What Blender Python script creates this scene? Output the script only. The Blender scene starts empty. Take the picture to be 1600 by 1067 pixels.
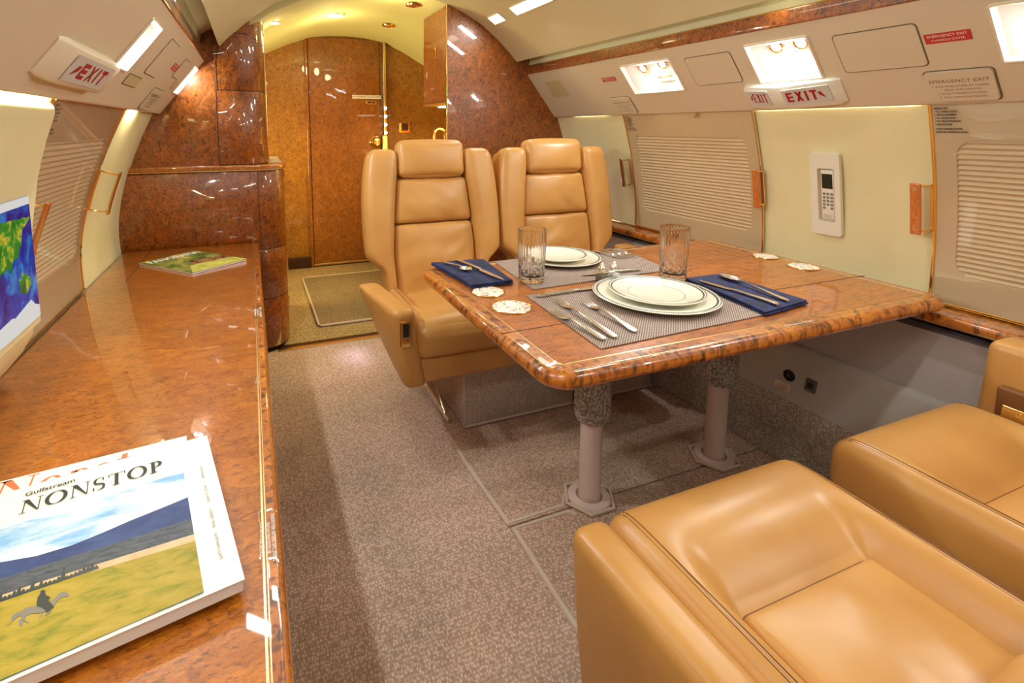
import bpy, bmesh, math, random
from mathutils import Vector, Matrix, noise
R = math.radians
PI = math.pi
random.seed(4)
C = bpy.context.scene.collection
CX = 0.742          # centre line of the cabin

# ------------------------------------------------------------------ materials
def srgb(r, g, b):
    f = lambda c: c / 12.92 if c <= .04045 else ((c + .055) / 1.055) ** 2.4
    return (f(r / 255), f(g / 255), f(b / 255), 1)

class NT:
    def __init__(s, name):
        s.m = bpy.data.materials.new(name); s.m.use_nodes = True
        s.t = s.m.node_tree; s.b = s.t.nodes['Principled BSDF']
    def n(s, typ, **kw):
        o = s.t.nodes.new(typ)
        for k, v in kw.items():
            if k in o.inputs: o.inputs[k].default_value = v
            else: setattr(o, k, v)
        return o
    def l(s, a, b): s.t.links.new(a, b)
    def coords(s, scale=(1, 1, 1), rot=(0, 0, 0)):
        g = s.n('ShaderNodeNewGeometry'); mp = s.n('ShaderNodeMapping')
        mp.inputs['Scale'].default_value = scale; mp.inputs['Rotation'].default_value = rot
        s.l(g.outputs['Position'], mp.inputs['Vector']); return mp.outputs['Vector']
    def ramp(s, fac, stops):
        r = s.n('ShaderNodeValToRGB'); e = r.color_ramp.elements
        while len(e) < len(stops): e.new(.5)
        for el, (p, c) in zip(e, stops): el.position = p; el.color = c
        s.l(fac, r.inputs['Fac']); return r.outputs['Color']
    def noise(s, vec, scale, detail=4, rough=.55, dist=0):
        o = s.n('ShaderNodeTexNoise', Scale=scale, Detail=detail, Roughness=rough, Distortion=dist)
        s.l(vec, o.inputs['Vector']); return o.outputs['Fac']
    def mix(s, a, b, f, mode='MIX'):
        o = s.n('ShaderNodeMix', data_type='RGBA', blend_type=mode)
        for sock, v in ((o.inputs[6], a), (o.inputs[7], b), (o.inputs[0], f)):
            if hasattr(v, 'node'): s.l(v, sock)
            else: sock.default_value = v
        return o.outputs[2]
    def bump(s, h, strength, dist):
        o = s.n('ShaderNodeBump', Strength=strength, Distance=dist)
        s.l(h, o.inputs['Height']); s.l(o.outputs['Normal'], s.b.inputs['Normal']); return o
    def set(s, **kw):
        for k, v in kw.items(): s.b.inputs[k.replace('_', ' ')].default_value = v
        return s

def plain(name, col, rough=.5, metal=0, **kw):
    t = NT(name).set(Base_Color=col, Roughness=rough, Metallic=metal)
    t.set(**kw); return t.m
def emit(name, col, power):
    t = NT(name).set(Base_Color=(0, 0, 0, 1), Emission_Color=col, Emission_Strength=power); return t.m

def burl(name, light, mid, dark, scale=40, stretch=(1, 1, 1), fleck=.7, cover=.44, coat=1.0):
    t = NT(name); v = t.coords(stretch)
    n1 = t.noise(v, scale * .45, 6, .6, .8)
    n2 = t.noise(v, scale, 7, .72, 1.5)
    n3 = t.noise(v, scale * .08, 3, .5, .4)
    base = t.ramp(n1, [(.32, mid), (.66, light)])
    fl = t.ramp(n2, [(cover - .09, (1, 1, 1, 1)), (cover + .07, (0, 0, 0, 1))])
    n4 = t.noise(v, scale * 2.4, 4, .7, 1.2)
    f4 = t.ramp(n4, [(.34, (.62, .62, .62, 1)), (.56, (1.05, 1.05, 1.05, 1))])
    m = t.n('ShaderNodeMath', operation='MULTIPLY'); m.inputs[1].default_value = fleck; t.l(fl, m.inputs[0])
    c = t.mix(base, dark, m.outputs[0])
    c = t.mix(c, f4, .8, 'MULTIPLY')
    tone = t.ramp(n3, [(.3, (.80, .80, .80, 1)), (.7, (1.12, 1.10, 1.06, 1))])
    c = t.mix(c, tone, .8, 'MULTIPLY')
    t.l(c, t.b.inputs['Base Color'])
    t.set(Roughness=.4, Coat_Weight=coat, Coat_Roughness=.03, Coat_IOR=1.5)
    return t.m

M = {}
M['burl_wall'] = burl('burl_bulkhead', srgb(176, 94, 14), srgb(138, 68, 6), srgb(44, 16, 3), 70, (1, 1, .7), fleck=.85, cover=.47)
M['burl_far'] = burl('burl_far_bulkhead', srgb(188, 126, 34), srgb(162, 100, 24), srgb(90, 44, 8), 62, (1, 1, .75), fleck=.75, cover=.47)
M['burl_top'] = burl('burl_counter', srgb(190, 112, 28), srgb(160, 84, 14), srgb(70, 28, 4), 44, (1.0, 2.2, 1), fleck=.8, cover=.43)
M['burl_table'] = burl('burl_table', srgb(196, 110, 20), srgb(160, 80, 8), srgb(66, 24, 3), 40, (.7, 2.6, 1), fleck=.85, cover=.44)
M['burl_door'] = burl('burl_door_veneer', srgb(176, 106, 26), srgb(148, 82, 20), srgb(84, 38, 8), 66, (1, 1, .75), fleck=.75, cover=.47)

def banded(name):
    t = NT(name); v = t.coords((1, 1, 1))
    n1 = t.noise(t.coords((9, 9, 3)), 4.0, 3, .5, .8)
    n2 = t.noise(v, 9, 6, .6, 1)
    n3 = t.noise(t.coords((30, 30, 8)), 2.2, 2, .5, .4)
    a = t.ramp(n2, [(.3, srgb(150, 74, 18)), (.7, srgb(206, 124, 38))])
    b = t.ramp(n1, [(.34, srgb(70, 26, 8)), (.47, (1, 1, 1, 1))])
    b2 = t.ramp(n3, [(.36, srgb(110, 50, 16)), (.46, (1, 1, 1, 1))])
    c = t.mix(a, b, .85, 'MULTIPLY'); c = t.mix(c, b2, .7, 'MULTIPLY')
    t.l(c, t.b.inputs['Base Color']); t.set(Roughness=.35, Coat_Weight=1, Coat_Roughness=.02)
    return t.m
M['burl_edge'] = banded('banded_edge_veneer')

def leather():
    t = NT('tan_leather'); v = t.coords()
    n = t.noise(v, 5, 3); c = t.ramp(n, [(.3, srgb(190, 134, 70)), (.7, srgb(205, 151, 84))])
    t.l(c, t.b.inputs['Base Color']); t.set(Roughness=.36, Specular_IOR_Level=.5)
    big = t.noise(t.coords((1, 1.6, 1)), 7, 2, .4, .3)
    fine = t.noise(v, 420, 2)
    m = t.n('ShaderNodeMath', operation='MULTIPLY_ADD'); m.inputs[1].default_value = .012
    t.l(fine, m.inputs[0]); t.l(big, m.inputs[2])
    t.bump(m.outputs[0], .16, .012); return t.m
M['leather'] = leather()
M['stitch'] = plain('stitch_thread', srgb(118, 72, 28), .7)
M['leather_dark'] = plain('leather_shade_tone', srgb(120, 72, 30), .6)  # darker leather tone, paints the shade in seat crease and armrest recess

def carpet(name, a, b, rs=1.0, rot=0):
    t = NT(name); v = t.coords((1, 1, 1), (0, 0, rot))
    vo = t.n('ShaderNodeTexVoronoi', Scale=170 * rs); vo.inputs['Randomness'].default_value = .55
    mp = t.n('ShaderNodeMapping'); mp.inputs['Scale'].default_value = (1, .55, 1)
    t.l(v, mp.inputs['Vector']); t.l(mp.outputs['Vector'], vo.inputs['Vector'])
    n = t.noise(v, 2.2, 3); n2 = t.noise(v, 60, 3, .7)
    c = t.ramp(vo.outputs['Distance'], [(.15, b), (.62, a)])
    tone = t.ramp(n, [(.35, (.86, .88, .84, 1)), (.65, (1.1, 1.04, 1.02, 1))])
    c = t.mix(c, tone, 1, 'MULTIPLY')
    tone2 = t.ramp(n2, [(.3, (.8, .8, .8, 1)), (.7, (1.12, 1.12, 1.12, 1))])
    c = t.mix(c, tone2, .8, 'MULTIPLY')
    t.l(c, t.b.inputs['Base Color']); t.set(Roughness=.95, Specular_IOR_Level=.1)
    inv = t.n('ShaderNodeMath', operation='SUBTRACT'); inv.inputs[0].default_value = 1
    t.l(vo.outputs['Distance'], inv.inputs[1]); t.bump(inv.outputs[0], .7, .003); return t.m
M['carpet'] = carpet('loop_carpet', srgb(176, 148, 132), srgb(232, 206, 190))
M['carpet2'] = carpet('loop_carpet_panel', srgb(166, 138, 120), srgb(222, 194, 176), 1.0, R(8))
M['carpet_grey'] = carpet('grey_loop_carpet', srgb(164, 150, 140), srgb(228, 214, 204))
M['carpet_galley'] = carpet('galley_weave', srgb(150, 126, 88), srgb(206, 180, 136), .8, R(45))
M['mat'] = carpet('brown_mat', srgb(132, 112, 86), srgb(190, 166, 132), 1.2)
M['binding'] = plain('carpet_binding', srgb(206, 184, 166), .9)

def fabric(name, col, bumpy=.15):
    t = NT(name); v = t.coords(); n = t.noise(v, 3, 4); n2 = t.noise(v, 260, 2)
    c1 = tuple(x * .94 for x in col[:3]) + (1,); c = t.ramp(n, [(.35, c1), (.65, col)])
    t.l(c, t.b.inputs['Base Color']); t.set(Roughness=.75, Specular_IOR_Level=.25); t.bump(n2, bumpy, .002); return t.m
M['cream'] = fabric('cream_wall_leather', srgb(232, 222, 176))
M['psu'] = plain('overhead_panel_paint', srgb(214, 198, 172), .6)
M['psu_line'] = plain('panel_gap', srgb(112, 92, 66), .8)
M['ceiling'] = fabric('ceiling_headliner', srgb(216, 202, 162))
M['ceil_galley'] = fabric('galley_headliner', srgb(232, 224, 160))
M['plastic'] = plain('cream_plastic', srgb(230, 218, 196), .35)
M['plastic_w'] = plain('white_plastic', srgb(232, 228, 214), .35)
M['frame'] = plain('window_panel_plastic', srgb(206, 184, 150), .22, Coat_Weight=.6, Coat_Roughness=.04)
M['shade'] = plain('pleated_shade_cloth', srgb(214, 192, 158), .85)
M['shade_side'] = plain('shade_track_dark', srgb(96, 74, 54), .8)
M['gold'] = plain('polished_gold', (.93, .62, .22, 1), .16, 1)
M['gold_rough'] = plain('satin_gold', (.86, .58, .22, 1), .32, 1)
M['goldpale'] = plain('pale_gold_inlay', (.95, .72, .36, 1), .3, 1)
M['copper'] = plain('orange_lacquer_grip', srgb(200, 112, 46), .2, Coat_Weight=1)
M['steel'] = plain('silverware', (.92, .90, .80, 1), .2, 1)
M['black'] = plain('black', (.012, .012, .014, 1), .5)
M['white'] = plain('white_print', srgb(236, 234, 228), .5)
M['red'] = plain('red_print', srgb(168, 22, 32), .5)
M['redlabel'] = plain('red_label', srgb(196, 52, 46), .5)
M['ink'] = plain('black_ink', (.02, .02, .02, 1), .6)
M['brownink'] = plain('brown_ink', srgb(120, 90, 66), .7)
M['greyink'] = plain('grey_ink', srgb(96, 92, 88), .7)
M['signface'] = plain('sign_face', srgb(206, 204, 200), .4)
M['china'] = plain('white_china', srgb(240, 236, 220), .18, Coat_Weight=.6)
M['platinum'] = plain('grey_rim_band', srgb(66, 62, 64), .3, .2)
M['dado'] = fabric('grey_dado_fabric', srgb(194, 182, 180), .3)
M['dado_low'] = fabric('grey_sidewall_leather', srgb(196, 188, 180), .1)
M['pink'] = plain('mauve_leg_enamel', srgb(216, 192, 182), .3, Coat_Weight=.5)
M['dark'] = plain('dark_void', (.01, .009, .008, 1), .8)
M['groove'] = plain('dark_groove', (.02, .008, .003, 1), .7)
M['bulb'] = emit('lamp_glow', (1, .86, .72, 1), 14)
M['bulb_box'] = plain('lamp_box_white', srgb(250, 244, 240), .5)
M['valance'] = emit('valance_glow', (1, .88, .55, 1), 16)
M['ceil_lamp'] = emit('ceiling_lamp_glow', (1, .93, .72, 1), 9)
M['galley_lamp'] = emit('galley_lamp_glow', (1, .90, .62, 1), 9)
M['lcd'] = plain('lcd_dark', srgb(30, 44, 34), .2)
M['button'] = plain('grey_keys', srgb(130, 126, 112), .5)
M['beigecover'] = plain('vent_grille', srgb(196, 180, 136), .6)
M['pepper'] = plain('pepper', srgb(120, 108, 84), .9)
M['salt'] = plain('salt', srgb(226, 220, 214), .9)
M['wood_dark'] = plain('dark_skirting', srgb(62, 34, 14), .4)
M['paper'] = plain('page_block', srgb(226, 226, 232), .7)

def glassy(name, alpha=.9, rough=0.0):
    t = NT(name); tr = t.n('ShaderNodeBsdfTransparent'); gl = t.n('ShaderNodeBsdfGlossy', Roughness=rough)
    lw = t.n('ShaderNodeLayerWeight', Blend=.5); mx = t.n('ShaderNodeMixShader')
    pw = t.n('ShaderNodeMath', operation='POWER'); pw.inputs[1].default_value = 5; t.l(lw.outputs['Facing'], pw.inputs[0])
    ma = t.n('ShaderNodeMath', operation='MULTIPLY_ADD'); ma.inputs[1].default_value = .9; ma.inputs[2].default_value = .05
    t.l(pw.outputs[0], ma.inputs[0]); t.l(ma.outputs[0], mx.inputs[0]); t.l(tr.outputs[0], mx.inputs[1]); t.l(gl.outputs[0], mx.inputs[2])
    t.l(mx.outputs[0], t.t.nodes['Material Output'].inputs['Surface']); return t.m
M['pane'] = glassy('clear_window_pane')
def crystal():
    t = NT('cut_crystal'); t.set(Base_Color=(1, 1, 1, 1), Roughness=0.0, IOR=1.5, Transmission_Weight=1); return t.m
M['glass'] = crystal()

def napkin():
    t = NT('navy_napkin'); v = t.coords(); vo = t.n('ShaderNodeTexVoronoi', Scale=26); t.l(v, vo.inputs['Vector'])
    c = t.ramp(vo.outputs['Distance'], [(.42, srgb(30, 40, 92)), (.5, srgb(19, 25, 62))])
    t.l(c, t.b.inputs['Base Color']); t.set(Roughness=.8); t.bump(t.noise(v, 500, 2), .3, .001); return t.m
M['napkin'] = napkin()
def weave():
    t = NT('woven_placemat'); v = t.coords((1, 1, 1))
    ck = t.n('ShaderNodeTexChecker', Scale=260); t.l(v, ck.inputs['Vector'])
    ck.inputs['Color1'].default_value = srgb(198, 172, 158); ck.inputs['Color2'].default_value = srgb(78, 56, 50)
    n = t.noise(v, 90, 2); c = t.mix(ck.outputs['Color'], t.ramp(n, [(.3, (.7, .7, .7, 1)), (.7, (1, 1, 1, 1))]), .6, 'MULTIPLY')
    t.l(c, t.b.inputs['Base Color']); t.set(Roughness=.6); t.bump(ck.outputs['Fac'], .6, .0015); return t.m
M['weave'] = weave()
def ribbed():
    t = NT('ribbed_carpet_sleeve'); v = t.coords()
    vo = t.n('ShaderNodeTexVoronoi', Scale=95); mp = t.n('ShaderNodeMapping'); mp.inputs['Scale'].default_value = (1.3, 1.3, 1)
    t.l(v, mp.inputs['Vector']); t.l(mp.outputs['Vector'], vo.inputs['Vector'])
    c = t.ramp(vo.outputs['Distance'], [(.1, srgb(216, 204, 196)), (.7, srgb(134, 122, 116))])
    t.l(c, t.b.inputs['Base Color']); t.set(Roughness=.95)
    inv = t.n('ShaderNodeMath', operation='SUBTRACT'); inv.inputs[0].default_value = 1
    t.l(vo.outputs['Distance'], inv.inputs[1]); t.bump(inv.outputs[0], 1, .005); return t.m
M['sleeve'] = ribbed()
def lace_reflection():
    t = NT('cup_cover_reflection'); v = t.coords(); n = t.noise(v, 85, 3, .6, 1)
    c = t.ramp(n, [(.40, srgb(150, 110, 70)), (.46, srgb(244, 238, 226))])  # brown and white blotches paint a lace-like reflection on the cover
    t.l(c, t.b.inputs['Base Color']); t.set(Roughness=.35, Coat_Weight=.5); return t.m
M['lace_reflection'] = lace_reflection()
def sea():
    t = NT('screen_sea'); v = t.coords(); n = t.noise(v, 16, 6, .6, .8)
    c = t.ramp(n, [(.34, srgb(4, 16, 120)), (.52, srgb(8, 70, 190)), (.66, srgb(20, 150, 225))])
    t.set(Base_Color=(0, 0, 0, 1), Roughness=.15, Emission_Strength=.9); t.l(c, t.b.inputs['Emission Color']); return t.m
def land():
    t = NT('screen_land'); v = t.coords(); n = t.noise(v, 22, 6, .65, .6)
    c = t.ramp(n, [(.34, srgb(14, 100, 40)), (.50, srgb(50, 165, 50)), (.58, srgb(235, 215, 70)), (.64, srgb(235, 150, 40)), (.70, srgb(245, 240, 240))])
    t.set(Base_Color=(0, 0, 0, 1), Roughness=.15, Emission_Strength=.9); t.l(c, t.b.inputs['Emission Color']); return t.m
M['sea'] = sea(); M['land'] = land(); M['ice'] = emit('screen_ice', srgb(250, 250, 246), .95)
def ramp_mat(name, stops, scale, stretch=(1, 1, 1)):
    t = NT(name); n = t.noise(t.coords(stretch), scale, 5, .6, .5)
    t.l(t.ramp(n, stops), t.b.inputs['Base Color']); t.set(Roughness=.5, Specular_IOR_Level=.25); return t.m
M['p_sky'] = ramp_mat('print_sky', [(.38, srgb(126, 172, 224)), (.62, srgb(232, 238, 240))], 9, (1, 2.4, 1))
M['p_hill'] = ramp_mat('print_hills', [(.3, srgb(40, 54, 104)), (.7, srgb(66, 82, 134))], 20)
M['p_forest'] = ramp_mat('print_forest', [(.3, srgb(52, 62, 74)), (.7, srgb(96, 96, 108))], 60, (1, 3, 1))
M['p_tan'] = ramp_mat('print_dry_grass', [(.3, srgb(204, 160, 128)), (.7, srgb(222, 186, 150))], 40)
M['p_field'] = ramp_mat('print_field', [(.3, srgb(112, 118, 36)), (.5, srgb(160, 140, 46)), (.7, srgb(176, 150, 66))], 26, (1, 2.5, 1))
M['p_tree'] = plain('print_trees', srgb(40, 50, 52), .4)
M['p_horse'] = plain('print_horse', srgb(120, 112, 112), .4)
M['p_rider'] = plain('print_rider', srgb(28, 32, 38), .4)
M['p_orange'] = plain('print_orange', srgb(222, 112, 70), .5)
M['p_pale'] = ramp_mat('print_pale_sky', [(.3, srgb(206, 220, 226)), (.7, srgb(232, 232, 228))], 8)
M['p_vine'] = ramp_mat('print_vineyard', [(.35, srgb(60, 84, 30)), (.5, srgb(110, 120, 50)), (.65, srgb(196, 176, 96))], 14, (1, 1, 1))
M['p_maroon'] = ramp_mat('print_maroon', [(.4, srgb(88, 30, 36)), (.6, srgb(170, 130, 80))], 60)
M['p_lime'] = ramp_mat('print_lime_rows', [(.35, srgb(150, 160, 60)), (.6, srgb(214, 200, 110))], 20)

# ------------------------------------------------------------------ building helpers
XF = [Matrix.Identity(4)]        # transform applied to everything built through obj()
def tag(o, label=None, cat=None, group=None, kind=None):
    if label: o['label'] = label
    if cat: o['category'] = cat
    if group: o['group'] = group
    if kind: o['kind'] = kind
    return o
def thing(name, label, cat, loc=(0, 0, 0), group=None, kind=None):
    o = bpy.data.objects.new(name, None); C.objects.link(o); o.empty_display_size = .05
    o.location = XF[0] @ Vector(loc); return tag(o, label, cat, group, kind)
def rootloc(o):
    while o.parent: o = o.parent
    return o.location.copy()
def obj(name, bm, mat, parent=None, smooth=True, angle=38, bevel=0, loc=None):
    bm.transform(XF[0])
    bmesh.ops.recalc_face_normals(bm, faces=bm.faces)
    if parent:
        bm.transform(Matrix.Translation(-rootloc(parent)))
    elif loc is not None:
        bm.transform(Matrix.Translation(-Vector(loc)))
    me = bpy.data.meshes.new(name); bm.to_mesh(me); bm.free()
    if smooth:
        for p in me.polygons: p.use_smooth = True
        me.set_sharp_from_angle(angle=R(angle))
    me.materials.append(M[mat] if isinstance(mat, str) else mat)
    o = bpy.data.objects.new(name, me); C.objects.link(o)
    if parent: o.parent = parent
    elif loc is not None: o.location = loc
    if bevel:
        b = o.modifiers.new('bevel', 'BEVEL'); b.width = bevel; b.segments = 3; b.limit_method = 'ANGLE'
    return o
def struct(name, bm, mat, **k):
    return tag(obj(name, bm, mat, **k), kind='structure')

def axis(h, r, n):
    m = 4
    a = [h - r + r * math.sin(k / m * PI / 2) for k in range(m + 1)]   # h-r .. h
    inner = [-(h - r) + 2 * (h - r) * k / (n + 1) for k in range(1, n + 1)] if h - r > 1e-6 else []
    out = [-x for x in reversed(a)] + inner + a
    res = []
    for x in out:
        if not res or x - res[-1] > 1e-7: res.append(x)
    return res
def rbox(bm, lo, hi, r, n=(3, 3, 3), puff=(0, 0, 0), fn=None):
    """rounded box; puff swells each pair of faces; fn warps every point"""
    lo, hi = Vector(lo), Vector(hi); c = (lo + hi) / 2; h = (hi - lo) / 2
    r = min(r, min(h) * .999)
    A = [axis(h[i], r, n[i]) for i in range(3)]
    N = [len(a) for a in A]; vs = {}
    def vert(i, j, k):
        if (i, j, k) in vs: return vs[(i, j, k)]
        q = Vector((A[0][i], A[1][j], A[2][k])); t = [q[x] / h[x] for x in range(3)]
        inn = Vector([max(-(h[x] - r), min(h[x] - r, q[x])) for x in range(3)]); d = q - inn
        p = inn + d.normalized() * r if d.length > 1e-9 else q.copy()
        for x in range(3):
            if puff[x] and abs(t[x]) > .999:
                o = [y for y in range(3) if y != x]
                p[x] += math.copysign(puff[x], t[x]) * (1 - t[o[0]] ** 2) * (1 - t[o[1]] ** 2)
        p += c
        if fn: p = Vector(fn(p))
        vs[(i, j, k)] = bm.verts.new(p); return vs[(i, j, k)]
    def quad(f, a, b):
        for i in range(a - 1):
            for j in range(b - 1):
                q = [f(i, j), f(i + 1, j), f(i + 1, j + 1), f(i, j + 1)]
                try: bm.faces.new(q)
                except ValueError: pass
    for e in (0, N[2] - 1): quad(lambda i, j: vert(i, j, e), N[0], N[1])
    for e in (0, N[1] - 1): quad(lambda i, j: vert(i, e, j), N[0], N[2])
    for e in (0, N[0] - 1): quad(lambda i, j: vert(e, i, j), N[1], N[2])
    return bm
def RB(*a, **k): return rbox(bmesh.new(), *a, **k)
def tube(bm, pts, r, seg=10, closed=False, fn=None, flat=1.0):
    pts = [Vector(p) for p in pts]; n = len(pts); rings = []; up = Vector((0.02, .01, 1)).normalized()
    for i, p in enumerate(pts):
        a = pts[i - 1] if (i or closed) else p; b = pts[(i + 1) % n] if (i < n - 1 or closed) else p
        d = (b - a).normalized(); u = d.cross(up)
        if u.length < .1: u = d.cross(Vector((1, 0, 0)))
        u.normalize(); w = u.cross(d).normalized(); rr = r[i] if isinstance(r, (list, tuple)) else r
        ring = []
        for k in range(seg):
            t = 2 * PI * k / seg; q = p + u * rr * math.cos(t) + w * rr * flat * math.sin(t)
            ring.append(bm.verts.new(fn(q) if fn else q))
        rings.append(ring)
    m = n if closed else n - 1
    for i in range(m):
        A, B = rings[i], rings[(i + 1) % n]
        for k in range(seg): bm.faces.new([A[k], A[(k + 1) % seg], B[(k + 1) % seg], B[k]])
    if not closed:
        bm.faces.new(rings[0]); bm.faces.new(list(reversed(rings[-1])))
    return bm
def turned(bm, p, rot):
    bm.transform(Matrix.Translation(Vector(p)) @ rot); return bm
def TB(*a, **k): return tube(bmesh.new(), *a, **k)
def lathe(bm, prof, c=(0, 0, 0), seg=48, rf=None, close=True):
    c = Vector(c); rings = []
    for r, z in prof:
        if r < 1e-6: rings.append([bm.verts.new(c + Vector((0, 0, z)))]); continue
        ring = []
        for k in range(seg):
            t = 2 * PI * k / seg; rr = rf(r, z, t) if rf else r
            ring.append(bm.verts.new(c + Vector((rr * math.cos(t), rr * math.sin(t), z))))
        rings.append(ring)
    for A, B in zip(rings, rings[1:]):
        for k in range(seg):
            k2 = (k + 1) % seg
            q = [A[k % len(A)], A[k2 % len(A)], B[k2 % len(B)], B[k % len(B)]]
            u = []
            for v in q:
                if v not in u: u.append(v)
            if len(u) > 2:
                try: bm.faces.new(u)
                except ValueError: pass
    return bm
def LT(*a, **k): return lathe(bmesh.new(), *a, **k)
def prism(bm, poly, z0, z1, fn=None):
    """polygon in (u,v) between heights z0..z1, mapped by fn(u,v,w)"""
    fn = fn or (lambda u, v, w: Vector((u, v, w)))
    a = [bm.verts.new(fn(u, v, z0)) for u, v in poly]; b = [bm.verts.new(fn(u, v, z1)) for u, v in poly]
    bm.faces.new(list(reversed(a))); bm.faces.new(b); n = len(poly)
    for i in range(n): bm.faces.new([a[i], a[(i + 1) % n], b[(i + 1) % n], b[i]])
    return bm
def PR(*a, **k): return prism(bmesh.new(), *a, **k)
def rrect(x0, x1, y0, y1, r, n=6):
    pts = []
    for cx, cy, a in ((x1 - r, y1 - r, 0), (x0 + r, y1 - r, 90), (x0 + r, y0 + r, 180), (x1 - r, y0 + r, 270)):
        for k in range(n + 1):
            t = R(a + 90 * k / n); pts.append((cx + r * math.cos(t), cy + r * math.sin(t)))
    return pts
def slab(x0, x1, y0, y1, z0, z1, R_, edge, n=8):
    """flat slab with rounded plan corners and a half-round edge"""
    bm = bmesh.new(); rings = []; h = (z1 - z0) / 2
    prof = []
    for k in range(9):
        t = -PI / 2 + PI * k / 8; prof.append((edge * (1 - math.cos(t)), (z0 + z1) / 2 + h * math.sin(t)))
    for off, z in prof:
        rings.append([bm.verts.new((x, y, z)) for x, y in rrect(x0 + off, x1 - off, y0 + off, y1 - off, max(R_ - off, .002), n)])
    for A, B in zip(rings, rings[1:]):
        m = len(A)
        for k in range(m): bm.faces.new([A[k], A[(k + 1) % m], B[(k + 1) % m], B[k]])
    bm.faces.new(list(reversed(rings[0]))); bm.faces.new(rings[-1]); return bm
def loft(prof, ys, fn=None, closed=False):
    """sheet: cross-section points (x,z) swept along y"""
    bm = bmesh.new(); rows = [[bm.verts.new(fn(x, y, z) if fn else (x, y, z)) for x, z in prof] for y in ys]
    m = len(prof)
    for A, B in zip(rows, rows[1:]):
        for k in range(m if closed else m - 1): bm.faces.new([A[k], A[(k + 1) % m], B[(k + 1) % m], B[k]])
    if closed: bm.faces.new(rows[0]); bm.faces.new(list(reversed(rows[-1])))
    return bm
def lin(a, b, n): return [a + (b - a) * k / n for k in range(n + 1)]

_tc = {}
def glyphs(s, size, fn, spacing=1.0, sx=1.0, bold=0.0, align='CENTER'):
    """flat lettering mapped by fn(u,v)"""
    cu = bpy.data.curves.new('t', 'FONT'); cu.body = s; cu.size = size; cu.align_x = align; cu.align_y = 'CENTER'
    cu.space_character = spacing; cu.offset = bold; cu.resolution_u = 2
    o = bpy.data.objects.new('t', cu); C.objects.link(o)
    dg = bpy.context.evaluated_depsgraph_get(); me = bpy.data.meshes.new_from_object(o.evaluated_get(dg))
    bm = bmesh.new(); bm.from_mesh(me)
    for v in bm.verts: v.co = Vector(fn(v.co.x * sx, v.co.y))
    bpy.data.objects.remove(o); bpy.data.curves.remove(cu); bpy.data.meshes.remove(me)
    return bm
def join(a, b):
    me = bpy.data.meshes.new('j'); b.to_mesh(me); a.from_mesh(me); bpy.data.meshes.remove(me); b.free(); return a

# ------------------------------------------------------------------ cabin surfaces
def interp(tab, z):
    if z <= tab[0][0]: return tab[0][1]
    for (a, x), (b, y) in zip(tab, tab[1:]):
        if z <= b: return x + (y - x) * (z - a) / (b - a)
    return tab[-1][1]
RTAB = [(.62, 2.046), (.72, 2.049), (.80, 2.046), (.88, 2.040), (.96, 2.029), (1.04, 2.015), (1.12, 1.998), (1.20, 1.974), (1.28, 1.949), (1.345, 1.926), (1.43, 1.893)]
LTAB = [(.60, -.632), (.72, -.640), (.80, -.636), (.88, -.624), (.96, -.606), (1.04, -.582), (1.12, -.552), (1.20, -.520), (1.28, -.484), (1.345, -.452), (1.43, -.412)]
def smooth_tab(t, z):   # smoothed lookup so bent things have no kinks
    return (interp(t, z - .04) + 2 * interp(t, z) + interp(t, z + .04)) / 4
def WR(y, z, d): # right wall: d metres inward
    x = smooth_tab(RTAB, z); s = (smooth_tab(RTAB, z + .02) - smooth_tab(RTAB, z - .02)) / .04
    n = Vector((-1, 0, s)).normalized(); return Vector((x, y, z)) + n * d
def WL(y, z, d):
    x = smooth_tab(LTAB, z); s = (smooth_tab(LTAB, z + .02) - smooth_tab(LTAB, z - .02)) / .04
    n = Vector((1, 0, -s)).normalized(); return Vector((x, y, z)) + n * d
W = {1: WR, -1: WL}
PL = math.hypot(.215, .27)
def P(side, y, s, d): # overhead panel plane: s in 0..1 from its lower lip to its top edge, d inward
    x = CX + side * (1.16 - .215 * s); z = 1.345 + .27 * s
    return Vector((x - side * .27 / PL * d, y, z - .215 / PL * d))
Y0, Y1 = -1.7, 2.97       # cabin ends (aft wall behind the camera, forward partitions)

zs = lin(.60, 1.43, 26)
for side, nm in ((1, 'wall_right'), (-1, 'wall_left')):
    f = W[side]; prof = [(f(0, z, 0).x, z) for z in zs]
    outer = [(x + side * .06, z) for x, z in reversed(prof)]
    bm = loft(prof + outer, [Y0, Y1], closed=True); struct(nm, bm, 'cream')
# floor
struct('floor', RB((-1.2, Y0 - .1, -.06), (2.7, Y1, 0), .001), 'carpet')
struct('floor_galley', RB((-1.2, Y1 + .001, -.06), (2.7, 4.9, 0), .001), 'carpet_galley')
# ceiling
cpts = [(.87, 1.69), (.82, 1.742), (.74, 1.815), (.67, 1.868), (.6, 1.915), (.5, 1.966), (.4, 2.005), (.3, 2.027), (.2, 2.04), (.1, 2.050), (0, 2.055)]
half = [(CX + o, z) for o, z in cpts]; cp = half + [(2 * CX - x, z) for x, z in reversed(half[:-1])]
upper = [(x + (x - CX) * .012, z + .03) for x, z in reversed(cp)]
struct('ceiling', loft(cp + upper, [Y0, Y1], closed=True), 'ceiling')
# galley ceiling: a slightly higher vault
gp = [(-.75, 1.20), (-.45, 1.48), (-.15, 1.70), (.145, 1.892), (.33, 1.98), (.521, 2.050), (.68, 2.075), (.839, 2.083), (1.0, 2.075), (1.191, 2.045), (1.38, 1.965), (1.593, 1.845), (1.85, 1.66), (2.1, 1.42), (2.25, 1.2)]
struct('ceiling_galley', loft(gp + [(x, z + .04) for x, z in reversed(gp)], [Y1 + .03, 4.80], closed=True), 'ceil_galley')
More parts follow.
